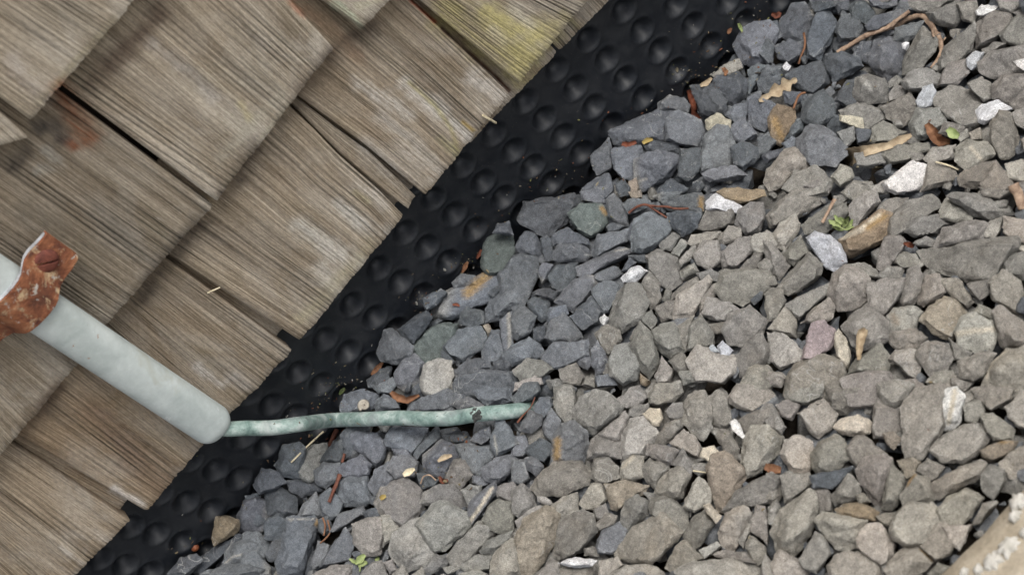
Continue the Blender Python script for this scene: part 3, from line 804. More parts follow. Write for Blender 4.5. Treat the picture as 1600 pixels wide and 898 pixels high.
b 1065 400 1120 350 1200 325 1230 360 1200 420 1140 465 1080 450
g 560 560 600 480 700 445 770 500 790 580 700 690 650 640 590 610
g 790 510 850 480 930 475 1000 580 930 600 820 560 780 560
w 770 640 830 570 900 550 1010 620 1000 670 890 780 840 790 800 740 760 660
g 965 500 1010 475 1060 480 1050 530 1000 560
b 1000 560 1060 500 1130 455 1130 510 1080 580 1020 650 1005 610
g 1070 640 1090 580 1140 540 1200 560 1210 680 1150 700 1100 680
g 1140 480 1205 460 1240 500 1200 550 1140 530
w 1205 570 1220 510 1260 530 1240 620 1215 610
g 905 800 960 730 1040 650 1110 650 1120 710 1050 770 960 860 920 850
g 1055 780 1110 720 1200 695 1190 740 1120 800 1070 800
w 455 660 500 640 600 620 610 710 580 790 510 805 465 740
w 590 620 640 620 670 680 640 730 600 760 610 690
w 630 780 650 710 740 640 790 640 830 750 845 800 790 850 720 875 660 840
b 95 840 150 640 270 630 290 660 260 780 220 898 130 898 100 880
d 40 720 40 640 110 610 150 650 130 720 80 730
d 40 800 80 740 140 730 100 830 60 830
b 260 830 290 740 340 760 330 830 270 870
b 300 860 340 780 420 680 460 740 440 820 370 840
b 350 690 390 610 500 575 510 610 440 650 370 690
d 290 640 340 620 360 680 320 710 295 690
g 270 890 370 850 450 850 460 900 400 930 260 930
b -60 790 0 790 60 850 70 900 20 940 -80 900
g 490 898 540 840 590 830 620 898 560 940
g 600 840 640 825 660 870 630 890
g 790 870 850 800 905 810 900 850 830 890
g 880 860 920 850 960 870 900 890
g 950 860 1040 800 1110 800 1100 870 1000 880
w 1105 840 1150 760 1205 735 1260 770 1240 900 1120 930 1105 890
p 960 890 1040 870 1090 890 1090 920 980 930
g 640 895 690 850 720 900 660 930
d 500 600 560 580 590 620 520 635
p 580 198 630 195 612 225 590 220
d 530 520 570 530 560 570 540 560
d 880 240 950 215 1000 240 980 280 900 270
b 640 300 700 290 730 335 660 340
d 760 420 800 420 860 450 840 480 780 490
b 1020 430 1060 430 1130 450 1060 480 1020 460
g 730 900 780 860 800 900 760 930
b 870 90 920 95 940 130 880 130
K
b 0 60 50 0 120 -10 130 30 90 70 20 90
b 40 200 80 120 140 150 140 190 90 225 45 220
b 100 110 130 65 180 65 190 100 150 155 110 130
g 195 60 200 20 250 0 290 20 300 60 290 150 250 175 210 130
b 145 190 185 115 230 170 230 190 190 270 150 240
g 295 130 320 70 390 30 460 45 520 100 500 150 420 180 390 235 320 190
w 400 240 460 190 530 130 545 160 520 210 510 270 440 265
w 500 70 560 20 600 10 640 60 600 110 540 110
w 510 330 520 220 560 170 620 150 650 200 680 230 640 280 630 340 560 350 520 360
c 615 140 650 110 695 115 710 160 690 200 660 190 650 160
g 540 150 570 100 640 90 640 130 580 160
g 640 60 680 0 790 -10 800 40 760 80 690 100 650 90
g 720 130 760 90 810 90 820 150 770 170 740 160
w 805 160 810 90 860 40 910 40 930 90 940 200 900 260 850 240
g 920 60 970 30 1010 60 1040 170 1010 210 950 190 930 130
w 1020 60 1060 0 1190 -10 1230 60 1130 130 1060 110 1030 90
g 1040 190 1100 150 1205 100 1260 140 1205 200 1100 240
w 1075 370 1085 260 1130 200 1200 195 1240 260 1220 350 1150 420 1100 430
g 670 270 720 190 800 160 810 190 760 260 720 285
w 745 280 810 210 860 250 890 300 880 350 840 330 780 300
b 190 370 190 270 230 190 290 180 350 230 360 290 340 370 260 380
d 60 310 130 255 185 280 190 320 150 370 80 330
g 355 350 365 270 400 240 510 270 510 350 440 350
g 375 440 385 350 450 345 500 390 500 440 440 470 400 460
w 505 430 520 370 570 330 620 340 620 440 560 460 520 450
g 640 330 640 280 720 290 780 310 750 380 690 360
g 610 390 650 350 730 370 740 400 710 460 680 500 640 460
g 685 470 740 400 800 380 835 430 800 530 740 540 670 510
g 760 380 805 305 850 370 845 430 820 410
g 90 490 110 440 200 370 320 360 365 410 350 470 240 520 140 520
w 315 560 370 470 420 465 450 540 400 590 340 585
t 440 470 530 455 640 480 630 510 570 530 500 590 470 580
g 0 500 50 470 105 520 115 570 30 630 -10 590
w 185 570 240 530 305 510 310 590 240 640 190 610
t 0 740 60 640 150 580 220 620 225 700 150 830 90 898 0 898
w 20 640 100 580 170 570 130 600 60 660 40 700
g 195 790 230 720 230 640 330 590 380 620 390 700 340 760 300 800 230 820
b 400 760 420 690 500 650 540 680 520 750 470 795 410 790
g 510 650 530 550 590 525 640 550 640 620 560 660 540 690
g 395 660 440 600 490 620 480 660 410 690
g 490 790 570 680 690 600 720 640 800 700 730 780 660 840 560 830 510 820
g 650 610 660 540 740 530 830 600 820 670 790 700 740 660
w 815 570 850 470 880 440 940 490 930 560 860 600
t 915 400 940 330 1000 320 1080 390 1100 440 1040 510 1000 600 960 590 950 480
c 885 340 900 300 950 290 990 330 930 370
g 960 250 970 210 1020 220 1065 300 1060 350 1010 330 1000 270
g 1000 590 1060 500 1205 420 1260 440 1240 540 1205 560 1080 580 1020 600
c 900 570 930 560 985 620 960 655 920 610
g 805 710 860 620 910 590 950 660 900 740 850 780
w 965 700 1000 610 1080 575 1120 610 1060 700 1050 780 990 770
g 1065 730 1110 650 1130 600 1120 700 1090 770
g 1125 640 1150 570 1190 580 1205 640 1200 750 1130 690
p 880 780 960 740 985 760 910 815
g 725 860 770 770 810 740 900 820 830 860 760 895
g 950 800 1000 780 1100 790 1140 840 1000 830
w 780 880 840 840 1000 820 1120 830 1205 898 1150 960 850 960
q 215 840 300 810 400 825 380 855 280 860
g 340 770 400 760 410 810 340 805
g 230 870 280 855 380 860 370 920 250 930
w 415 830 490 810 520 850 450 898 410 898
w 460 898 540 850 650 850 720 898 650 950 500 950
g 110 898 180 820 215 840 230 898 170 940
g 1100 770 1120 710 1190 760 1190 830 1150 850
g 380 590 440 560 450 600 420 640 390 630
b 60 350 110 340 150 390 110 430 70 400
b 0 250 60 240 80 300 50 340 0 340
b 0 350 60 360 80 440 40 470 0 460
q 1022 185 1045 160 1060 165 1045 195 1095 240 1085 250 1040 220
p 120 525 150 520 190 560 160 570 125 550
g 850 380 910 370 920 400 880 430 850 410
g 620 510 680 510 690 540 650 545
L
g -10 90 20 100 80 200 60 230 0 200 -40 140
g 85 60 95 0 150 -20 250 0 250 60 190 95 110 80
g 40 100 90 75 150 100 110 170 70 150
w 145 140 200 100 260 70 320 140 300 200 240 250 190 210
g 275 70 280 10 350 -20 500 -20 520 20 490 90 380 140 310 130
g 515 40 520 0 600 -20 680 0 660 70 600 110 540 90
c 305 200 350 160 430 140 490 180 480 230 380 250 350 240
g 490 200 500 100 560 85 620 110 630 230 560 250 500 250
w 630 110 690 30 800 0 830 30 790 100 830 190 760 260 730 340 650 330 635 250
q 790 90 820 30 890 10 930 60 910 170 880 210 830 220 800 150
g 925 100 1000 60 1020 130 980 180 930 170
g 960 20 1050 0 1150 20 1140 70 1050 120 990 70
g 1000 140 1060 140 1160 210 1150 260 1060 260 1020 200
w 1115 110 1197 40 1260 80 1240 220 1180 200 1130 150
g 765 310 800 250 900 200 1000 180 1045 240 1000 320 920 370 820 360
t 1005 310 1060 280 1110 260 1170 270 1140 330 1050 360 1010 340
w 1095 370 1140 320 1210 290 1250 330 1220 430 1140 440
w 60 330 80 260 140 240 210 270 210 370 180 420 110 410
g 205 330 240 270 310 230 360 260 380 350 320 410 250 425 215 390
g -30 220 30 210 70 250 60 300 20 360 -20 360
g 370 300 400 260 450 240 540 320 560 340 430 400 390 360
g 415 410 450 350 540 330 580 360 580 440 530 580 470 530 430 470
g 580 360 640 430 635 530 590 590 530 580 570 470
t 610 360 680 340 720 370 690 430 650 440
g 630 520 690 420 760 450 780 540 720 560 640 570
g 700 410 750 350 830 390 800 440 760 450
w 770 470 850 420 980 360 1020 380 1000 440 900 490 810 540 775 500
g 1000 440 1040 380 1110 400 1120 450 1060 540 1010 500
w 800 590 860 520 930 490 1010 540 960 620 900 665 830 650
w 960 660 1010 560 1070 550 1080 560 1000 650
w 575 690 600 600 680 550 770 560 820 620 830 660 730 750 650 750 600 730
g 700 750 790 660 830 650 880 700 860 800 790 830 750 760
w 820 670 900 665 960 660 900 780 860 740
w 230 650 260 600 370 640 460 640 430 700 420 770 330 775 280 720
o 320 590 360 560 440 560 520 600 500 640 380 635
g 505 620 600 600 580 670 540 660
w 410 730 470 660 520 660 580 720 590 800 540 860 470 800 420 770
w 20 690 60 590 190 500 225 530 225 620 190 720 120 805 50 780
g 145 820 200 770 220 700 280 740 290 800 230 890 180 860
g 210 500 280 490 305 550 300 600 240 600
d 200 430 290 470 390 390 370 430 300 490 220 480
g 300 520 380 430 430 470 430 540 380 560 320 570
w 280 850 330 800 420 785 500 830 530 898 450 960 300 950
w 550 870 600 800 650 760 730 780 770 840 700 898 620 940
w 15 850 60 780 140 830 200 880 150 940 20 940
g -10 420 50 430 70 520 30 570 -30 540
g 60 430 190 420 205 470 120 540 80 560
g 750 890 800 840 860 860 800 930
g 410 520 450 510 480 550 430 560
t 540 230 590 225 630 260 590 305 560 280
g 0 580 40 540 60 590 30 660 0 650
g 800 -30 880 -40 900 0 840 20
g 1150 60 1200 0 1260 20 1250 70 1190 50
g 560 840 600 800 590 880 550 880
g 900 60 960 20 1000 60 930 100
'''
# natural marks on single stones: tone, width, points (tile coordinates)
SMARKS = '''
F x 55 990 470 1080 385
G x 30 885 30 882 90
K x 40 215 265 210 345
H c 26 350 215 430 175 520 110
H x 34 470 165 545 115
D c 20 950 690 1000 750
D p 30 440 370 480 420
I p 10 1060 840 1100 808 1200 790
J c 20 1010 640 1060 570 1110 490
J p 6 1120 240 1135 330
J p 8 150 636 270 632
H c 30 880 665 950 650 1055 640
H t 40 585 580 600 610
K c 24 525 385 570 340
H c 16 1020 870 1050 790 1110 740
L x 14 645 480 692 425
L x 16 720 775 785 835
L x 14 1090 270 1150 275
G o 40 960 5 1170 5
D x 40 30 560 60 640
C p 12 590 850 630 835
F p 20 1180 560 1190 770
G x 26 420 75 440 100
G p 10 480 275 545 265
J x 20 290 640 285 660
L c 30 880 30 850 180
'''
TONE['x'] = srgb(152, 128, 92)
tops = []                              # (polygon px, tone letter)
cur = None
for ln in STONES.strip().splitlines():
    q = ln.split()
    if len(q) == 1: cur = TILE[q[0]]; continue
    n = list(map(float, q[1:])); tops.append(([(n[i]/cur[2]+cur[0], n[i+1]/cur[2]+cur[1]) for i in range(0, len(n), 2)], q[0]))
SM = []
for ln in SMARKS.strip().splitlines():
    q = ln.split(); t_ = TILE[q[0]]; n = list(map(float, q[3:]))
    SM.append((TONE[q[1]], float(q[2])/t_[2], [(n[i]/t_[2]+t_[0], n[i+1]/t_[2]+t_[1]) for i in range(0, len(n), 2)]))
def hull_rock(pts, size, seed, fine=.0013, rounds=4, bev=.014, vor=True):
    bm = bmesh.new()
    for p in pts: bm.verts.new(p)
    r = bmesh.ops.convex_hull(bm, input=bm.verts[:])
    dead = [v for v in bm.verts if not v.link_faces]
    bmesh.ops.delete(bm, geom=dead, context='VERTS')
    bmesh.ops.dissolve_limit(bm, angle_limit=math.radians(7), verts=bm.verts[:], edges=bm.edges[:])
    bmesh.ops.recalc_face_normals(bm, faces=bm.faces[:])
    if bev: bmesh.ops.bevel(bm, geom=bm.edges[:], offset=size*bev, segments=1, affect='EDGES', profile=.6, clamp_overlap=True)
    bmesh.ops.triangulate(bm, faces=bm.faces[:])
    for _ in range(rounds):
        e = [x for x in bm.edges if x.calc_length() > fine]
        if not e: break
        bmesh.ops.subdivide_edges(bm, edges=e, cuts=1, use_grid_fill=False)
        bmesh.ops.triangulate(bm, faces=[f for f in bm.faces if len(f.verts) > 3])
    bm.normal_update()
    so_ = Vector((seed*7.13 % 50, seed*3.77 % 50, seed*1.91 % 50))
    mv = []
    for v in bm.verts:
        q = v.co+so_*.01
        a = noise.noise(q*(1.7/size)+so_)*size*.035
        if vor:
            d_ = noise.voronoi(q*(2.4/size)+so_*3)[0]; a -= (min(d_[0], .9)**2-.18)*size*.085
            d_ = noise.voronoi(q*(6.5/size)+so_)[0]; a -= (min(d_[0], .9)**2-.18)*size*.022
        a += noise.noise(q*700)*.00028 + noise.noise(q*330+so_)*.00042 + noise.noise(q*1500)*.00012
        mv.append(v.co+v.normal*a)
    for v, c in zip(bm.verts, mv): v.co = c
    return bm
BLEND = (-F*.55+Vector((0, 0, 1))*.45).normalized()
def area(pl): return abs(sum(a[0]*b[1]-b[0]*a[1] for a, b in zip(pl, pl[1:]+pl[:1])))/2
order = sorted(range(len(tops)), key=lambda i: -area(tops[i][0]))
special = set('quckotps')
SINFO = []
for i in range(len(tops)):
    pl, tone = tops[i]; rnd = random.Random(1000+i)
    cx = sum(p[0] for p in pl)/len(pl); cy = sum(p[1] for p in pl)/len(pl)
    A = area(pl); small = A < 900
    grow = 1.12 if tone not in 'qcu' else 1.05
    pl = [(cx+(x-cx)*grow, cy+(y-cy)*grow) for x, y in pl]
    lift = (.0035 if tone in 'quc' and small else 0) + rnd.uniform(-.0015, .002)
    c = on_gravel(cx, cy, lift); d = ray(cx, cy); v = -d
    nrm = (BLEND+Vector((rnd.uniform(-.28, .28), rnd.uniform(-.28, .28), rnd.uniform(-.1, .1)))).normalized()
    ring = []
    for k in range(len(pl)):
        a, b = pl[k], pl[(k+1) % len(pl)]
        ring.append(on_plane(a[0], a[1], c, nrm))
        if math.hypot(b[0]-a[0], b[1]-a[1]) > 16:
            t = rnd.uniform(.35, .65); mx, my = lerp(a[0], b[0], t), lerp(a[1], b[1], t)
            o_ = rnd.uniform(-.012, .035); ring.append(on_plane(mx+(mx-cx)*o_, my+(my-cy)*o_, c, nrm))
    ext = [max(p.dot(ax) for p in ring)-min(p.dot(ax) for p in ring) for ax in (RV, UV)]
    size = math.sqrt(A)*.0003
    style = rnd.random(); tilt = Vector((rnd.uniform(-1, 1), rnd.uniform(-1, 1), rnd.uniform(-.4, .6)))*.30
    off_c = c + (ring[rnd.randrange(len(ring))]-c)*rnd.uniform(0, .35)
    pts = []
    for p in ring:
        if style < .55:   k1, h1 = rnd.uniform(.66, .86), size*rnd.uniform(.16, .22)
        elif style < .85: k1, h1 = rnd.uniform(.40, .72), size*rnd.uniform(.22, .36)
        else:             k1, h1 = rnd.uniform(.15, .60), size*rnd.uniform(.26, .42)
        h1 = max(h1 + (p-c).dot(tilt), size*.05)
        pts.append(p); pts.append(off_c+(p-off_c)*k1+v*h1)
        k2 = rnd.uniform(.55, .85); pts.append(c+(p-c)*k2-v*size*rnd.uniform(.30, .5)-Vector((0, 0, .002)))
    lim = -.0030
    q2 = []
    for p in pts:
        if p.y > lim:
            dd = (p-CP).normalized(); p2 = CP+dd*((lim-CP.y)/dd.y); p = p2
        q2.append(p)
    rk = hull_rock(q2, size, i+1, fine=.0013)
    base = min(q.co.z for q in rk.verts); org = Vector((c.x, c.y, base))
    V = np.array([q.co for q in rk.verts])
    P = V-np.array(CP); z_ = P@np.array(F); X = 800+FPX*(P@np.array(RV))/z_; Y = 449-FPX*(P@np.array(UV))/z_
    jt = rnd.uniform(.84, 1.13); tint = np.array([1+rnd.uniform(-.03, .035), 1, 1+rnd.uniform(-.04, .03)])
    if tone in 'qcu': jt = rnd.uniform(.95, 1.04)
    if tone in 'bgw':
        far = (cx-730)*.72+(cy-450)*.69; wm_ = min(1, max(0, (far-60)/480+rnd.uniform(-.3, .3)))     # warmer, lighter tint farther toward the kerb
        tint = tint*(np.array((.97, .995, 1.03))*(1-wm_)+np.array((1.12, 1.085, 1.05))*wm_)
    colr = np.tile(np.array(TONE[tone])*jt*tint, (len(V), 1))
    # single pale weathered sides on a few stones
    if rnd.random() < .16 and tone in 'bgw':
        ax = Vector((rnd.uniform(-1, 1), rnd.uniform(-1, 1), rnd.uniform(-1, 1))).normalized(); s_ = (V-np.array(c))@np.array(ax)/size
        kk = np.clip((s_-.30)*4, 0, 1)[:, None]*.6; colr = colr*(1-kk)+np.array(TONE['p'])*kk
    for (mc, wd, mp) in SM:
        if min(math.hypot(cx-a[0], cy-a[1]) for a in mp) > 70: continue
        ins = False
        dm = np.full(len(V), 1e9)
        for a, b in zip(mp, mp[1:]):
            tx, ty = b[0]-a[0], b[1]-a[1]; qq = np.clip(((X-a[0])*tx+(Y-a[1])*ty)/(tx*tx+ty*ty+1e-9), 0, 1)
            dm = np.minimum(dm, np.hypot(X-a[0]-qq*tx, Y-a[1]-qq*ty))
        mcx = sum(a[0] for a in mp)/len(mp); mcy = sum(a[1] for a in mp)/len(mp)
        # only the stone under the middle of the mark carries it
        xs = [p_[0] for p_ in pl]; ys = [p_[1] for p_ in pl]; inside = False
        for k in range(len(pl)):
            (xa, ya), (xb, yb) = pl[k], pl[k-1]
            if (ya > mcy) != (yb > mcy) and mcx < (xb-xa)*(mcy-ya)/(yb-ya)+xa: inside = not inside
        if not inside: continue
        nz = np.sin(X*.5+Y*.8)*.5+np.sin(X*1.1-Y*.6+1)*.4
        kk = np.clip(1.3-dm/(wd*.5)+nz*.35, 0, 1)[:, None]; colr = colr*(1-kk)+np.array(mc)*kk
    for q in rk.verts: q.co -= org
    me = bpy.data.meshes.new('gravel_stone'); rk.to_mesh(me); rk.free()
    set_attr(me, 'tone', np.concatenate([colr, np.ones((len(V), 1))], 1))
    SINFO.append(dict(i=i, me=me, org=org, tone=tone, cx=cx, cy=cy, A=A, pl=pl, V=V))
# which stones stand as things of their own
greys = sorted([s for s in SINFO if s['tone'] not in special], key=lambda s: -s['A'])
own = set(s['i'] for s in greys[:300]) | set(s['i'] for s in SINFO if s['tone'] in special)
LAND = [  # landmarks used to tell the grey stones apart: short phrase, px
    ('the curved twig', 1440, 40), ('the long tan leaf', 1370, 232), ('the big white granite chunk', 1420, 278), ('the tan oak leaf', 1215, 142),
    ('the green sprig', 1320, 346), ('the russet curled leaf', 1085, 168), ('the thin red stem', 1030, 322), ('the snow-white chip in mid gravel', 990, 428),
    ('the ochre-stained block by the membrane', 745, 445), ('the pale round stone above the wire', 682, 588), ('the snail shell', 569, 633), ('the buried end of the wire', 822, 640),
    ('the middle of the green wire', 640, 655), ('the dark red stick', 522, 762), ('the pink stone', 1277, 532), ('the tall white stone', 1485, 640),
    ('the cream cap above the big stone', 1018, 645), ('the cream flaky stone', 1330, 665), ('the tan slab at the bottom', 828, 845), ('the orange-stained block below the wire', 885, 690),
    ('the split fan-shaped slab', 1010, 830), ('the white flake at the bottom edge', 902, 878), ('the lilac quartz pair', 1135, 545), ('the two-tone white stone by the kerb side', 1225, 545),
    ('the green leaf scrap', 563, 877), ('the orange seed', 305, 856), ('the brown crumpled leaf', 1466, 208), ('the bluish pale stone below the sprig', 1290, 385), ('the white lumpy chip', 1550, 172),
    ('the wire guard end', 345, 668), ('the long slab near the frame side', 1510, 405), ('the lichen on the kerb', 1560, 860), ('the white wedge under the ochre stone', 1130, 318)]
DIRS = ['wall side', 'kerb side', 'upper side', 'lower side']
ORD = ['first', 'second', 'third', 'fourth', 'fifth', 'sixth', 'seventh', 'eighth', 'ninth', 'tenth', 'eleventh', 'twelfth', 'thirteenth', 'fourteenth', 'fifteenth']
def words(s):
    pl = np.array(s['pl']); c = pl.mean(0); q = pl-c; ev = np.linalg.eigvalsh(q.T@q); asp = math.sqrt(max(1, ev[1]/max(ev[0], 1e-6)))
    shape = 'long' if asp > 1.75 else ('oblong' if asp > 1.35 else 'blocky')
    sz = 'large ' if s['A'] > 3300 else ('small ' if s['A'] < 1100 else '')
    tn = {'d': 'dark slate', 'b': 'blue-grey', 'g': 'grey', 'w': 'light grey'}[s['tone']]
    return sz+shape+' '+tn
bins = {}
for s in greys[:300]:
    dl = [(math.hypot(s['cx']-x, s['cy']-y), k) for k, (_, x, y) in enumerate(LAND)]; dd, k = min(dl)
    dx, dy = s['cx']-LAND[k][1], s['cy']-LAND[k][2]; a_ = dx*.73+dy*.68; b_ = dx*.68-dy*.73
    di = (0 if a_ < 0 else 1) if abs(a_) > abs(b_) else (2 if b_ > 0 else 3)
    bins.setdefault((k, di), []).append((dd, s))
for (k, di), lst in bins.items():
    lst.sort(key=lambda q: q[0])
    for r, (dd, s) in enumerate(lst): s['label'] = '%s stone, %s from %s, %s' % (words(s), ORD[r], LAND[k][0], DIRS[di])
SPN = {'q': ('white_stone', 'white quartz'), 'u': ('white_stone', 'bluish white'), 'c': ('cream_stone', 'cream coloured'), 'k': ('pink_stone', 'pale pink'),
       'o': ('brown_stone', 'ochre brown'), 't': ('tan_stone', 'tan'), 'p': ('pale_stone', 'pale grey'), 's': ('green_grey_stone', 'green-grey')}
def near(x, y):
    k = sorted(range(len(LAND)), key=lambda k: math.hypot(x-LAND[k][1], y-LAND[k][2]))
    k = [q for q in k if math.hypot(x-LAND[q][1], y-LAND[q][2]) > 22][0]
    dx, dy = x-LAND[k][1], y-LAND[k][2]; a_ = dx*.73+dy*.68; b_ = dx*.68-dy*.73
    return LAND[k][0], DIRS[(0 if a_ < 0 else 1) if abs(a_) > abs(b_) else (2 if b_ > 0 else 3)]
used = {}
rest = []
SOBJ = []
for s in SINFO:
    if s['i'] in own:
        nm = 'gravel_stone' if s['tone'] not in special else SPN[s['tone']][0]
        s['me'].name = nm
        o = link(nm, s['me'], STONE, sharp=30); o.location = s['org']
        if s['tone'] in special:
            l_, d_ = near(s['cx'], s['cy']); szw = 'big ' if s['A'] > 2600 else ('tiny ' if s['A'] < 350 else ('small ' if s['A'] < 1100 else ''))
            lb = '%s%s stone from %s %s' % (szw, SPN[s['tone']][1], l_, d_)
            used[lb] = used.get(lb, 0)+1
            if used[lb] > 1: lb = lb.replace(' stone from', ' stone, %s from' % ORD[used[lb]-1])
            tag(o, lb, 'stone', 'odd coloured stones in the gravel')
        else: tag(o, s['label'], 'stone', 'grey stones of the gravel strip')
        SOBJ.append(o)
    else: rest.append(s)
# rest of the gravel: small visible stones, the layer below and the strip outside the frame, one mass
protos = []
for k in range(14):
    rnd = random.Random(k+70); pts = []
    sx, sy, sz = 1, rnd.uniform(.6, .95), rnd.uniform(.45, .75)
    for _ in range(16):
        d = Vector((rnd.gauss(0, 1), rnd.gauss(0, 1), rnd.gauss(0, 1))).normalized(); pts.append(Vector((d.x*sx, d.y*sy, d.z*sz))*.0105)
    bm = hull_rock(pts, .018, k+200, fine=.004, rounds=2, bev=.02)
    bm.verts.ensure_lookup_table(); bmesh.ops.triangulate(bm, faces=bm.faces[:])
    protos.append((np.array([v.co for v in bm.verts]), np.array([[v.index for v in f.verts] for f in bm.faces]))); bm.free()
GV, GF, GT, off = [], [], [], 0
for s in rest:
    me = s['me']; v = np.zeros(len(me.vertices)*3); me.vertices.foreach_get('co', v); v = v.reshape(-1, 3)+np.array(s['org'])
    f = np.zeros(len(me.polygons)*3, dtype=np.int32); me.polygons.foreach_get('vertices', f); f = f.reshape(-1, 3)
    c = np.zeros(len(v)*4, dtype=np.float32); me.color_attributes['tone'].data.foreach_get('color', c)
    GV.append(v); GF.append(f+off); GT.append(c.reshape(-1, 4)); off += len(v); bpy.data.meshes.remove(me)
rnd = random.Random(3)
def put(x, y, z, sc):
    global off
    v, f = protos[rnd.randrange(len(protos))]
    q = np.array(Matrix.Rotation(rnd.uniform(0, 6.28), 3, 'Z') @ Matrix.Rotation(rnd.uniform(-.6, .6), 3, 'X') @ Matrix.Rotation(rnd.uniform(-.6, .6), 3, 'Y'))
    p = v@q.T*sc+np.array((x, y, z)); p[:, 1] = np.minimum(p[:, 1], -.0035)
    t = np.array(TONE[rnd.choice('ddbbggw' if y < -.08 else 'dddbbg')])*rnd.uniform(.8, 1.1)
    GV.append(p); GF.append(f+off); GT.append(np.tile(np.append(t, 1), (len(p), 1))); off += len(p)
def in_frame(x, y, z, m):
    a, b = to_px(Vector((x, y, z))); return -m < a < 1600+m and -m < b < 898+m
gx = -.85
while gx < .9:
    gy = -.012
    while gy > ky+.012:
        x, y = gx+rnd.uniform(-.005, .005), gy+rnd.uniform(-.005, .005); z = zg(x, y)
        vis = in_frame(x, y, z, 25)
        put(x, y, z-(.0105 if vis else .010), rnd.uniform(.85, 1.15))
        if not vis: put(x+rnd.uniform(-.006, .006), y+rnd.uniform(-.006, .006), z-.001, rnd.uniform(.8, 1.25))
        gy -= .0135
    gx += .0135
for k in range(1500):
    x, y = rnd.uniform(-.3, .3), rnd.uniform(ky+.01, -.012); put(x, y, zg(x, y)-rnd.uniform(.002, .006), rnd.uniform(.16, .42))
GV = np.concatenate(GV); GF = np.concatenate(GF); GT = np.concatenate(GT)
me = bpy.data.meshes.new('gravel'); me.from_pydata(GV.tolist(), [], GF.tolist()); set_attr(me, 'tone', GT)
gravel = link('gravel', me, STONE, sharp=34)
tag(gravel, 'small and buried grey crushed stones filling the gravel strip', 'gravel', kind='stuff')

# ------------------------------------------------------------------ wire guard, clamp, wire
def frame_on_wall(px, py, y):
    return on_y(px, py, y)
g_top = on_y(-60, 403, -.0245); g_end = on_y(343, 672, -.0245)
ax = (g_end-g_top); glen = ax.length; ax.normalize()
sd = Vector((1, 0, 0)); sd = (sd-ax*sd.dot(ax)).normalized(); up_ = sd.cross(ax).normalized()
if up_.y > 0: up_ = -up_
GWD, GHT = .0094, .0078
bm = bmesh.new(); NL, NC = 64, 40; rows = []
for i in range(NL+1):
    t = i/NL
    # the end is rounded in plan: quarter ellipses of 7 mm
    s = lerp(-.30, glen-.0075, i/40) if i <= 40 else glen-.0075+.0075*math.sin((i-40)/(NL-40)*math.pi/2)
    e = max(0.0, (s-(glen-.0062))/.0062); wsc = 1.0 if e <= 0 else (.50+.50*math.sqrt(max(0, 1-min(1, e)**2)))
    hsc = 1.0 if e <= 0 else (.62+.38*math.sqrt(max(0, 1-min(1, e)**2)))
    row = []
    for k in range(NC+1):
        a = math.pi*k/NC; ca, sa = math.cos(a), math.sin(a)
        x = math.copysign(abs(ca)**.80, ca)*GWD*wsc; y = (sa**.85)*GHT*hsc
        n_ = noise.noise(Vector((x*90, s*60, 3)))*.00025
        row.append(bm.verts.new(g_top+ax*s+sd*x+up_*(y+n_-.0015)))
    rows.append(row)
for i in range(NL):
    for k in range(NC): bm.faces.new((rows[i][k], rows[i+1][k], rows[i+1][k+1], rows[i][k+1]))
# wall thickness: inner skin and rims
inner = []
for i in range(NL+1):
    row = []
    cen = sum((v.co for v in rows[i]), Vector())/len(rows[i]); 
    for v in rows[i]:
        d = (v.co-cen); row.append(bm.verts.new(cen+d*.86-up_*.0006))
    inner.append(row)
for i in range(NL):
    for k in range(NC): bm.faces.new((inner[i][k], inner[i][k+1], inner[i+1][k+1], inner[i+1][k]))
    bm.faces.new((rows[i][0], inner[i][0], inner[i+1][0], rows[i+1][0])); bm.faces.new((rows[i][NC], rows[i+1][NC], inner[i+1][NC], inner[i][NC]))
for k in range(NC): bm.faces.new((rows[NL][k], inner[NL][k], inner[NL][k+1], rows[NL][k+1]))
bmesh.ops.recalc_face_normals(bm, faces=bm.faces[:])
# concentrate rows near the end
me = bpy.data.meshes.new('wire_guard'); bm.to_mesh(me); bm.free()
guard = link('wire_guard', me, GUARD, sharp=50)
tag(guard, 'pale grey metal wire guard running down over the shingles', 'wire guard')

# clamp: steel strap with one flat ear, screw and zinc edge
cl = on_y(30, 462, -.0245); cl = g_top+ax*((cl-g_top).dot(ax))
prof = [(.0258, -.0032), (.0250, -.0020), (.0210, -.0010), (.0160, -.0006), (.0132, .0006), (.0112, .0032), (.0094, .0058), (.0070, .0074), (.0036, .0081), (0, .0083), (-.0036, .0081), (-.0070, .0074), (-.0094, .0056), (-.0114, .0026), (-.0136, -.0006), (-.0180, -.0024), (-.0240, -.0030), (-.0300, -.0036)]
HW = .0104; TH_ = .0030
bm = bmesh.new(); NA = 12
def strap_pt(j, s, lift=0.0):
    x, y = prof[j]; hw = HW
    if j < 3: hw = HW*(1-.04*(3-j))
    n_ = noise.noise(Vector((x*120, s*3, 1)))*.0003
    return cl + sd*x + ax*(s*hw) + up_*(y+lift+n_+.0004)
top = [[bm.verts.new(strap_pt(j, lerp(-1, 1, k/NA), 0)) for k in range(NA+1)] for j in range(len(prof))]
bot = [[bm.verts.new(strap_pt(j, lerp(-1, 1, k/NA), -TH_)) for k in range(NA+1)] for j in range(len(prof))]
zf = []
for j in range(len(prof)-1):
    for k in range(NA):
        bm.faces.new((top[j][k], top[j+1][k], top[j+1][k+1], top[j][k+1])); bm.faces.new((bot[j][k], bot[j][k+1], bot[j+1][k+1], bot[j+1][k]))
    zf.append(bm.faces.new((top[j][0], bot[j][0], bot[j+1][0], top[j+1][0]))); bm.faces.new((top[j][NA], top[j+1][NA], bot[j+1][NA], bot[j][NA]))
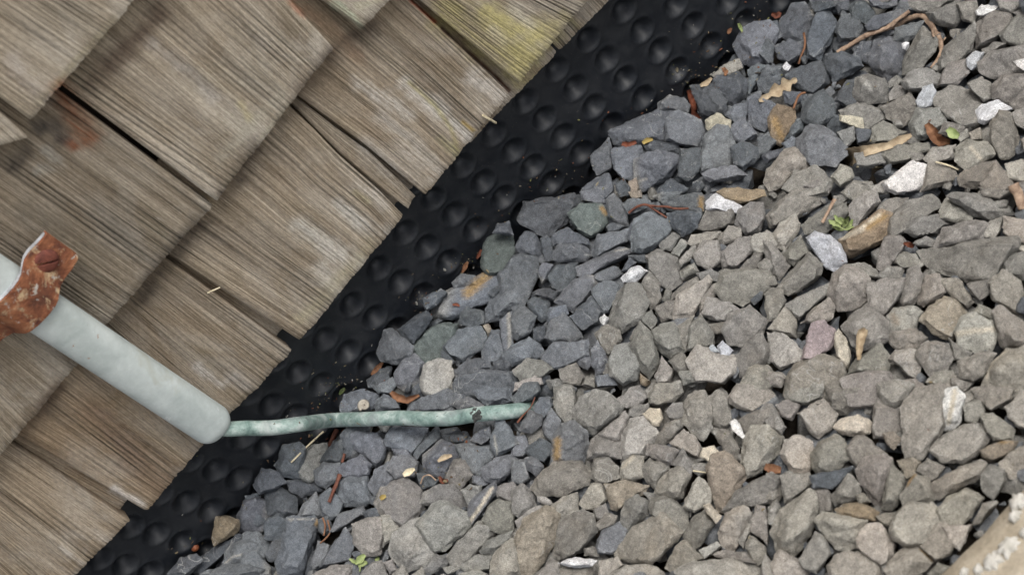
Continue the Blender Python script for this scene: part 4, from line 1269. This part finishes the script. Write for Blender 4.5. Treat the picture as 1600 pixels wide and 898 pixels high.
for k in range(NA):
    bm.faces.new((top[0][k], top[0][k+1], bot[0][k+1], bot[0][k])); bm.faces.new((top[-1][k], bot[-1][k], bot[-1][k+1], top[-1][k+1]))
for f in zf: f.material_index = 1
bmesh.ops.recalc_face_normals(bm, faces=bm.faces[:])
bmesh.ops.bevel(bm, geom=[e for e in bm.edges if e.calc_face_angle(0) > 1.0], offset=.0005, segments=2, affect='EDGES')
me = bpy.data.meshes.new('pipe_clamp'); bm.to_mesh(me); bm.free()
clamp = link('pipe_clamp', me, RUST, sharp=50); me.materials.append(ZINC)
tag(clamp, 'rusty steel strap clamp screwed over the pale wire guard', 'clamp')
sc_c = cl+sd*.0172-ax*.0018+up_*-.0004
bm = bmesh.new(); NS = 28; rings = []
for (r, h) in ((.0053, -.0012), (.0053, .0002), (.0048, .0009), (.0034, .0013), (.0017, .0015)):
    rings.append([bm.verts.new(sc_c+(sd*math.cos(k/NS*math.tau)+ax*math.sin(k/NS*math.tau))*r+up_*(h+noise.noise(Vector((k*.7, r*900, 0)))*.0002)) for k in range(NS)])
for a, b in zip(rings, rings[1:]):
    for k in range(NS): bm.faces.new((a[k], a[(k+1) % NS], b[(k+1) % NS], b[k]))
bm.faces.new(rings[-1])
# cut the slot by pushing the vertices along one line down
sn = (ax*.75-sd*.66).normalized()
bmesh.ops.triangulate(bm, faces=[f for f in bm.faces if len(f.verts) > 4])
for off_ in (-.0007, -.00045, .00045, .0007):
    bmesh.ops.bisect_plane(bm, geom=bm.verts[:]+bm.edges[:]+bm.faces[:], plane_co=sc_c+sn*off_, plane_no=sn)
for v in bm.verts:
    if abs((v.co-sc_c).dot(sn)) < .0005 and (v.co-sc_c).dot(up_) > .0: v.co -= up_*((v.co-sc_c).dot(up_)+.0002)
bmesh.ops.recalc_face_normals(bm, faces=bm.faces[:])
me = bpy.data.meshes.new('screw'); bm.to_mesh(me); bm.free(); link('screw', me, RUSTHEAD, clamp, sharp=40)

def tube(name, pts, rad, mat, seg=12, sub=6, rough=0.0, closed_tip=True, parent=None):
    """pts: Vectors; rad: list or number. Catmull-Rom tube."""
    n = len(pts); R_ = rad if hasattr(rad, '__len__') else [rad]*n
    P, Q = [], []
    for i in range(n-1):
        p0, p1, p2, p3 = pts[max(0, i-1)], pts[i], pts[i+1], pts[min(n-1, i+2)]
        for k in range(sub):
            t = k/sub
            P.append(.5*((2*p1)+(p2-p0)*t+(2*p0-5*p1+4*p2-p3)*t*t+(3*p1-p0-3*p2+p3)*t**3)); Q.append(lerp(R_[i], R_[i+1], t))
    P.append(pts[-1]); Q.append(R_[-1])
    bm = bmesh.new(); rows = []; nrm = None
    for i, p in enumerate(P):
        d = (P[min(i+1, len(P)-1)]-P[max(i-1, 0)]).normalized()
        if nrm is None: nrm = d.orthogonal().normalized()
        nrm = (nrm-d*nrm.dot(d)).normalized(); bn = d.cross(nrm)
        rows.append([bm.verts.new(p+(nrm*math.cos(k/seg*math.tau)+bn*math.sin(k/seg*math.tau))*Q[i]*(1+rough*noise.noise(p*400+Vector((k*3.1, 0, 0))))) for k in range(seg)])
    for a, b in zip(rows, rows[1:]):
        for k in range(seg): bm.faces.new((a[k], a[(k+1) % seg], b[(k+1) % seg], b[k]))
    bm.faces.new(rows[0][::-1]); bm.faces.new(rows[-1])
    me = bpy.data.meshes.new(name); bm.to_mesh(me); bm.free()
    return link(name, me, mat, parent, sharp=60)

DG = bpy.context.evaluated_depsgraph_get()
bpy.context.view_layer.update(); DG = bpy.context.evaluated_depsgraph_get()
def hit(px, py, lift=.0):
    d = ray(px, py); ok, loc, nrm, *_ = SC.ray_cast(DG, CP, d)
    if not ok: loc = on_gravel(px, py)
    return loc - d*lift
# copper earth wire with verdigris: out of the guard, over the gravel, in under the stones
wp = [on_y(300, 645, -.0250), on_y(345, 668, -.0255), on_y(385, 668.5, -.027), on_y(425, 668, -.0285), on_y(470, 662, -.032)]
for (px, py, lf) in ((520, 656, .006), (570, 654.5, .010), (620, 652.5, .011), (665, 654, .0115), (705, 653, .0115), (745, 647, .0105), (785, 643.5, .0065), (808, 641, .001), (830, 638, -.007), (860, 633, -.016)):
    z = None; p = on_gravel(px, py, lf); wp.append(p)
wire = tube('ground_wire', wp, .0034, VERDI, 20, 8, .012)
tag(wire, 'blue-green verdigris copper wire leaving the guard and sinking into the gravel', 'wire')
bm = bmesh.new()
for (px, py) in ((742, 641), (746, 646), (741, 650), (748, 652), (737, 645), (750, 642), (744, 655)):
    c = on_gravel(px, py, .0105) - ray(px, py)*.0036
    for p in protos[:1]:
        v, f = protos[(px+py) % 14]; vs_ = [bm.verts.new(Vector(q)*.17+c) for q in v]
        for t in f: bm.faces.new([vs_[k] for k in t])
me = bpy.data.meshes.new('crust'); bm.to_mesh(me); bm.free(); link('crust', me, TAR, wire)

# ------------------------------------------------------------------ twigs, leaves and small litter
bpy.context.view_layer.update(); DG = bpy.context.evaluated_depsgraph_get()
def lay(pts, lift): return [hit(x, y, lift) for x, y in pts]
def smooth_depth(P):
    # keep a stiff twig from dipping into every gap: never lower than its neighbours allow
    D = [(p-CP).length for p in P]; 
    D2 = [min(D[max(0, i-1):i+2]) for i in range(len(D))]; D2 = [(D2[max(0, i-1)]+2*D2[i]+D2[min(len(D)-1, i+1)])/4 for i in range(len(D))]; D2 = [min(a, b) for a, b in zip(D, D2)]
    return [CP+(p-CP).normalized()*d for p, d in zip(P, D2)]
def twig(name, pts, r0, r1, mat, label, cat='twig', lift=.0016, group=None, parent=None):
    P = smooth_depth(lay(pts, lift)); n = len(P)
    o = tube(name, P, [lerp(r0, r1, i/(n-1)) for i in range(n)], mat, 9, 6, .45, parent=parent)
    if label: tag(o, label, cat, group)
    return o
tw = twig('twig', [(1308, 82), (1330, 70), (1352, 56), (1378, 47), (1400, 40), (1420, 29), (1441, 25), (1455, 38), (1463, 53), (1476, 63)], .0010, .0015, TWIG, 'forked pale brown twig arching over the dark stones near the top', lift=.002)
twig('fork', [(1466, 56), (1471, 75), (1466, 92), (1455, 107)], .0012, .0008, TWIG, None, parent=tw); twig('fork', [(1352, 56), (1385, 44), (1400, 33), (1421, 18)], .0012, .0008, TWIG, None, parent=tw)
twig('fork', [(1457, 44), (1459, 58)], .0008, .0005, TWIG, None, parent=tw)
twig('twig', [(1304, 311), (1296, 327), (1285, 348)], .0008, .0006, TWIG, 'short straight brown twig just above the green sprig')
twig('twig', [(1583, 288), (1590, 303), (1600, 326)], .0022, .0020, TWIG, 'thick pale brown twig end at the frame edge above the long slab')
st = twig('stem', [(982, 333), (992, 325), (1004, 320), (1020, 322), (1040, 323), (1057, 326), (1076, 326)], .0006, .0005, REDT, 'thin red stem bent over blue-grey stones left of the ochre stone', 'stem')
twig('fork', [(1012, 321), (1026, 330), (1042, 340)], .0005, .0004, REDT, None, parent=st)
twig('stick', [(531, 741), (523, 762), (514, 784)], .0010, .0008, REDT, 'dark red stick leaning on stones below the green wire', 'stick')
twig('stick', [(538, 708), (535, 722)], .0007, .0006, REDT, 'tiny red stick above the longer dark red stick', 'stick')
twig('stick', [(526, 670), (514, 697)], .0013, .0010, REDT, 'short dark red stick pinned directly under the green wire', 'stick')
twig('straw', [(505, 674), (480, 697), (455, 722)], .0004, .0004, STRAW, 'yellow straw slanting below the green wire near the guard', 'straw')
twig('straw', [(1338, 261), (1370, 261), (1401, 262)], .0004, .0004, STRAW, 'white straw lying level beside the big white granite chunk', 'straw')
twig('straw', [(1462, 253), (1480, 258), (1498, 265)], .0004, .0004, STRAW, 'white straw on the far side of the big white granite chunk', 'straw')
twig('straw', [(754, 180), (764, 186), (775, 192)], .0005, .0005, STRAW, 'loose splinter hanging off the lower edge of a shingle above the membrane', 'straw')
twig('straw', [(324, 458), (334, 453), (344, 449)], .0003, .0003, STRAW, 'pale splinter across the gap between two shingles', 'straw')
twig('straw', [(1083, 735), (1103, 738)], .0003, .0003, STRAW, 'short pinkish straw beside the tan stone low in the gravel', 'straw')
twig('rootlet', [(657, 755), (662, 744), (672, 742), (681, 750)], .0003, .0003, TWIG, 'curly thin rootlet on stones below the wire', 'rootlet')
twig('rootlet', [(808, 660), (818, 648), (829, 636), (836, 620)], .0004, .0003, REDT, 'thin dark rootlet standing at the buried end of the wire', 'rootlet')
twig('needle', [(504, 808), (508, 820), (506, 836)], .0005, .0004, LEAFB, 'brown needle between stones under the dark red stick', 'needle')
twig('needle', [(512, 812), (515, 832), (500, 848)], .0004, .0003, LEAFB, 'bent brown needle beside the tall blue-grey block', 'needle')
twig('needle', [(1256, 52), (1258, 70), (1252, 88), (1248, 100)], .0006, .0005, LEAFB, 'dark brown needle between dark slate stones left of the curved twig', 'needle')
twig('needle', [(1240, 170), (1248, 150), (1258, 145)], .0006, .0005, LEAFB, 'curved brown needle below the tan oak leaf', 'needle')

def leaf(name, spine, widths, mat, label, cat='leaf', curl=.35, lobes=0, lift=.0012, group=None):
    """dead leaf: a bent double-skinned blade along a pixel spine, widths in px"""
    P = smooth_depth(lay(spine, lift)); n = len(P); bm = bmesh.new(); rows = []; SUB = 5; m = (n-1)*SUB
    for i in range(m+1):
        a = i/SUB; k = min(int(a), n-2); t = a-k; p = P[k].lerp(P[k+1], t); w_ = lerp(widths[k], widths[k+1], t)*.0003
        if lobes: w_ *= .72+.34*math.sin(i*lobes)+.15*noise.noise(Vector((i*.9, 0, 0)))
        d = (P[k+1]-P[k]).normalized(); s_ = d.cross((p-CP).normalized()).normalized(); u_ = s_.cross(d).normalized()
        if u_.dot(CP-p) < 0: u_ = -u_
        row = []
        for q in (-1, -.5, 0, .5, 1):
            h = (q*q*curl*w_*.8 + noise.noise(p*500+Vector((q, 0, 0)))*w_*.22) + noise.noise(Vector((i*.7, q, spine[0][0])))*.0004
            row.append(p+s_*(q*w_*.5*(1+.2*noise.noise(Vector((i*1.3, q*3, 5)))))+u_*h)
        rows.append((row, u_))
    A_ = [[bm.verts.new(v) for v in r] for r, _ in rows]; B_ = [[bm.verts.new(v-u_*.00028) for v in r] for r, u_ in rows]
    for i in range(m):
        for k in range(4): bm.faces.new((A_[i][k], A_[i+1][k], A_[i+1][k+1], A_[i][k+1])); bm.faces.new((B_[i][k], B_[i][k+1], B_[i+1][k+1], B_[i+1][k]))
        bm.faces.new((A_[i][0], B_[i][0], B_[i+1][0], A_[i+1][0])); bm.faces.new((A_[i][4], A_[i+1][4], B_[i+1][4], B_[i][4]))
    for k in range(4): bm.faces.new((A_[0][k], A_[0][k+1], B_[0][k+1], B_[0][k])); bm.faces.new((A_[m][k], B_[m][k], B_[m][k+1], A_[m][k+1]))
    bmesh.ops.recalc_face_normals(bm, faces=bm.faces[:])
    me = bpy.data.meshes.new(name); bm.to_mesh(me); bm.free(); o = link(name, me, mat, sharp=60)
    if label: tag(o, label, cat, group)
    return o
leaf('dead_leaf', [(1186, 158), (1203, 148), (1220, 138), (1233, 130), (1245, 124)], [6, 18, 24, 22, 6], LEAFT, 'pale tan lobed oak leaf on dark slate stones', lobes=1.05)
leaf('dead_leaf', [(1320, 252), (1332, 243), (1350, 236), (1387, 228), (1405, 220), (1424, 211)], [16, 26, 16, 10, 14, 5], LEAFT, 'long narrow tan leaf above the big white granite chunk')
leaf('dead_leaf', [(1076, 141), (1081, 153), (1084, 168), (1086, 179), (1096, 187)], [7, 12, 10, 9, 4], LEAFR, 'russet curled leaf standing where the gravel meets the membrane near the top', curl=.8)
leaf('dead_leaf', [(1448, 193), (1457, 207), (1466, 220), (1484, 222)], [8, 16, 16, 6], LEAFB, 'crumpled brown leaf wedged beside the small green leaf', curl=.7)
leaf('green_leaf', [(1481, 201), (1489, 209), (1498, 214)], [8, 15, 7], LEAFG, 'small fresh green leaf beside the crumpled brown leaf')
leaf('dead_leaf', [(611, 612), (620, 621), (636, 625), (655, 617)], [6, 12, 11, 4], LEAFB, 'brown leaf tucked among stones above the green wire', curl=.6)
leaf('dead_leaf', [(1342, 562), (1343, 540), (1347, 521), (1353, 514)], [5, 10, 14, 6], LEAFT, 'dry curled tan leaf edge on a stone near the pink stone', curl=.9)
leaf('dead_leaf', [(684, 720), (694, 714), (706, 711)], [4, 9, 4], LEAFT, 'tiny pale leaf scrap below the crusted part of the wire')
leaf('dead_leaf', [(630, 742), (638, 737), (648, 732)], [6, 11, 4], STRAW, 'whitish leaf scrap below the middle of the wire')
leaf('dead_leaf', [(686, 744), (691, 752), (700, 750)], [4, 7, 4], LEAFR, 'tiny red leaf scrap beside the curly rootlet')
leaf('dead_leaf', [(972, 224), (982, 227), (994, 222)], [6, 9, 5], LEAFR, 'orange brown leaf scrap on a long stone beside the membrane')
leaf('dead_leaf', [(1004, 224), (1011, 219), (1020, 218)], [5, 8, 4], LEAFY, 'yellow leaf scrap beside the orange brown scrap')
leaf('dead_leaf', [(1094, 134), (1104, 130), (1112, 122)], [5, 9, 4], LEAFT, 'cream leaf scrap above the russet curled leaf')
leaf('dead_leaf', [(1130, 106), (1134, 113), (1133, 118)], [5, 8, 4], LEAFB, 'rusty scrap on the dusty pale stone by the membrane')
leaf('dead_leaf', [(745, 404), (749, 397), (752, 390)], [3, 6, 3], LEAFR, 'upright red scrap above the ochre-stained block')
leaf('dead_leaf', [(722, 426), (727, 416), (731, 409)], [3, 8, 3], LEAFB, 'brown scrap against the membrane left of the green-grey stone')
leaf('dead_leaf', [(707, 476), (713, 475), (718, 478)], [3, 5, 3], LEAFR, 'red speck on the ochre-stained block')
leaf('dead_leaf', [(580, 585), (590, 575), (598, 566)], [4, 9, 4], LEAFB, 'brown scrap in the hollow beside the membrane above the wire')
leaf('dead_leaf', [(1206, 22), (1214, 26), (1219, 20)], [6, 10, 5], LEAFR, 'red scrap beside the membrane at the top')
leaf('dead_leaf', [(1412, 380), (1420, 382), (1428, 385)], [4, 8, 4], LEAFR, 'crimson chip between stones right of the green sprig')
leaf('dead_leaf', [(1195, 728), (1206, 732), (1220, 734)], [8, 14, 8], LEAFB, 'dark brown leaf deep between stones above the light blocks')
leaf('green_leaf', [(530, 616), (534, 611), (539, 606)], [3, 7, 3], LEAFG, 'bright green scrap against the membrane above the wire')
leaf('green_leaf', [(594, 779), (598, 776), (603, 774)], [5, 8, 4], LEAFY, 'yellow green scrap on a grey stone below the wire')
leaf('green_leaf', [(1154, 37), (1157, 43), (1160, 50)], [3, 6, 3], LEAFG, 'green scrap on the membrane near the top')
leaf('dead_leaf', [(1137, 53), (1140, 48), (1143, 44)], [4, 7, 3], LEAFB, 'orange bud scale on the membrane near the top')
# green plantlets and sprig
def sprig(label, leaves, stem):
    e = bpy.data.objects.new('sprig', None); COL.objects.link(e); e.location = hit(*stem[0]); bpy.context.view_layer.update()
    tag(e, label, 'sprig')
    for sp, wd in leaves:
        o = leaf('leaflet', sp, wd, LEAFG, None); o.parent = e; o.matrix_parent_inverse = e.matrix_world.inverted()
    o = twig('stalk', stem, .0004, .0003, LEAFG, None); o.parent = e; o.matrix_parent_inverse = e.matrix_world.inverted()
sprig('pale green ferny sprig lying on the grey stones', [([(1295, 344), (1304, 349), (1314, 353)], [3, 8, 3]), ([(1304, 336), (1308, 343), (1316, 350)], [3, 6, 3]), ([(1316, 356), (1322, 348), (1326, 338)], [3, 7, 3]),
       ([(1320, 358), (1328, 352), (1332, 343)], [3, 6, 3]), ([(1300, 353), (1310, 357), (1318, 359)], [3, 6, 3]), ([(1312, 340), (1318, 344), (1322, 350)], [3, 5, 3])], [(1296, 348), (1310, 354), (1322, 359), (1334, 354)])
sprig('pale green plantlet between light stones at the bottom edge', [([(555, 880), (563, 873), (570, 866)], [4, 12, 5]), ([(560, 884), (568, 879), (574, 878)], [4, 9, 4]), ([(546, 872), (552, 876), (558, 880)], [3, 6, 3]), ([(586, 875), (590, 872), (592, 869)], [3, 6, 3])], [(562, 892), (563, 884), (562, 874)])
# snail shell: a small spiral
c = hit(569, 633, .0012); bm = bmesh.new(); rows = []; vd = -ray(569, 633); e1 = vd.orthogonal().normalized(); e2 = vd.cross(e1)
for i in range(61):
    a = i/60*math.tau*2.4; R = .0003+.0019*(i/60)**1.2; r = .0002+.0010*(i/60)
    d = e1*math.cos(a)+e2*math.sin(a); ce = c+d*R+vd*(.0012*(1-i/60))
    rows.append([bm.verts.new(ce+(d*math.cos(k/8*math.tau)+vd*math.sin(k/8*math.tau))*r) for k in range(8)])
for a, b in zip(rows, rows[1:]):
    for k in range(8): bm.faces.new((a[k], a[(k+1) % 8], b[(k+1) % 8], b[k]))
bm.faces.new(rows[0]); bm.faces.new(rows[-1]); bmesh.ops.recalc_face_normals(bm, faces=bm.faces[:])
me = bpy.data.meshes.new('snail_shell'); bm.to_mesh(me); bm.free()
tag(link('snail_shell', me, SHELL), 'small whitish snail shell on a stone just above the wire', 'snail shell')
c = hit(305, 855, .0012); bm = bmesh.new(); bmesh.ops.create_icosphere(bm, subdivisions=2, radius=.0019)
for v in bm.verts: v.co = Vector((v.co.x*1.1, v.co.y*.85, v.co.z))*(1+.12*noise.noise(v.co*900))
me = bpy.data.meshes.new('seed'); bm.to_mesh(me); bm.free(); o = link('seed', me, BERRY); o.location = c
tag(o, 'single orange seed at the foot of the membrane near the bottom', 'seed')
# crumbs of soil and plant litter along the foot of the membrane and on the sheet
rnd = random.Random(21); LV, LF, LC, off = [], [], [], 0
edge = [(270, 890), (330, 845), (400, 745), (480, 690), (545, 620), (600, 545), (690, 460), (760, 390), (820, 330), (930, 260), (970, 195), (1050, 150), (1110, 110), (1150, 60), (1215, 5)]
hot = [(1130, 95, 40, 70), (1080, 120, 18, 30), (520, 615, 28, 60), (550, 600, 20, 20), (730, 415, 14, 25), (660, 460, 12, 20), (940, 270, 40, 30), (680, 745, 30, 40), (505, 690, 25, 20), (720, 685, 16, 30), (1195, 30, 20, 20), (870, 300, 40, 30)]
spots = []
for k in range(170):
    i = rnd.randrange(len(edge)-1); t = rnd.random(); spots.append((lerp(edge[i][0], edge[i+1][0], t)+rnd.gauss(-10, 22), lerp(edge[i][1], edge[i+1][1], t)+rnd.gauss(-6, 22)))
for (x, y, s_, n_) in hot: spots += [(x+rnd.gauss(0, s_), y+rnd.gauss(0, s_*.6)) for _ in range(n_)]
for k in range(90): spots.append((rnd.uniform(300, 1590), rnd.uniform(30, 880)))
pal = [srgb(88, 70, 52), srgb(118, 106, 82), srgb(60, 54, 48), srgb(130, 122, 102), srgb(84, 80, 70), srgb(108, 66, 44), srgb(106, 106, 66), srgb(150, 148, 140), srgb(74, 66, 56)]
for (x, y) in spots:
    d = ray(x, y); ok, loc, nrm, idx, ob, _ = SC.ray_cast(DG, CP, d)
    if not ok or ob.name.startswith(('shingle', 'wire', 'pipe', 'kerb')): continue
    v, f = protos[rnd.randrange(14)]; s_ = rnd.uniform(.012, .05) if rnd.random() < .93 else rnd.uniform(.06, .10)
    q = np.array(Matrix.Rotation(rnd.uniform(0, 6.28), 3, 'Z') @ Matrix.Rotation(rnd.uniform(0, 6.28), 3, 'X')) @ np.diag((rnd.uniform(.6, 2.4), 1, rnd.uniform(.4, 1)))
    p = v@q.T*s_+np.array(loc-d*.0003); LV.append(p); LF.append(f+off); off += len(p)
    LC.append(np.tile(np.append(np.array(rnd.choice(pal)), 1), (len(p), 1)))
me = bpy.data.meshes.new('litter'); me.from_pydata(np.concatenate(LV).tolist(), [], np.concatenate(LF).tolist()); set_attr(me, 'tone', np.concatenate(LC))
s = NT('litter'); s.out(s.attr('tone').outputs['Color'], .9)
tag(link('litter', me, s.m, smooth=False), 'crumbs of soil and plant litter on the membrane and gravel', 'litter', kind='stuff')
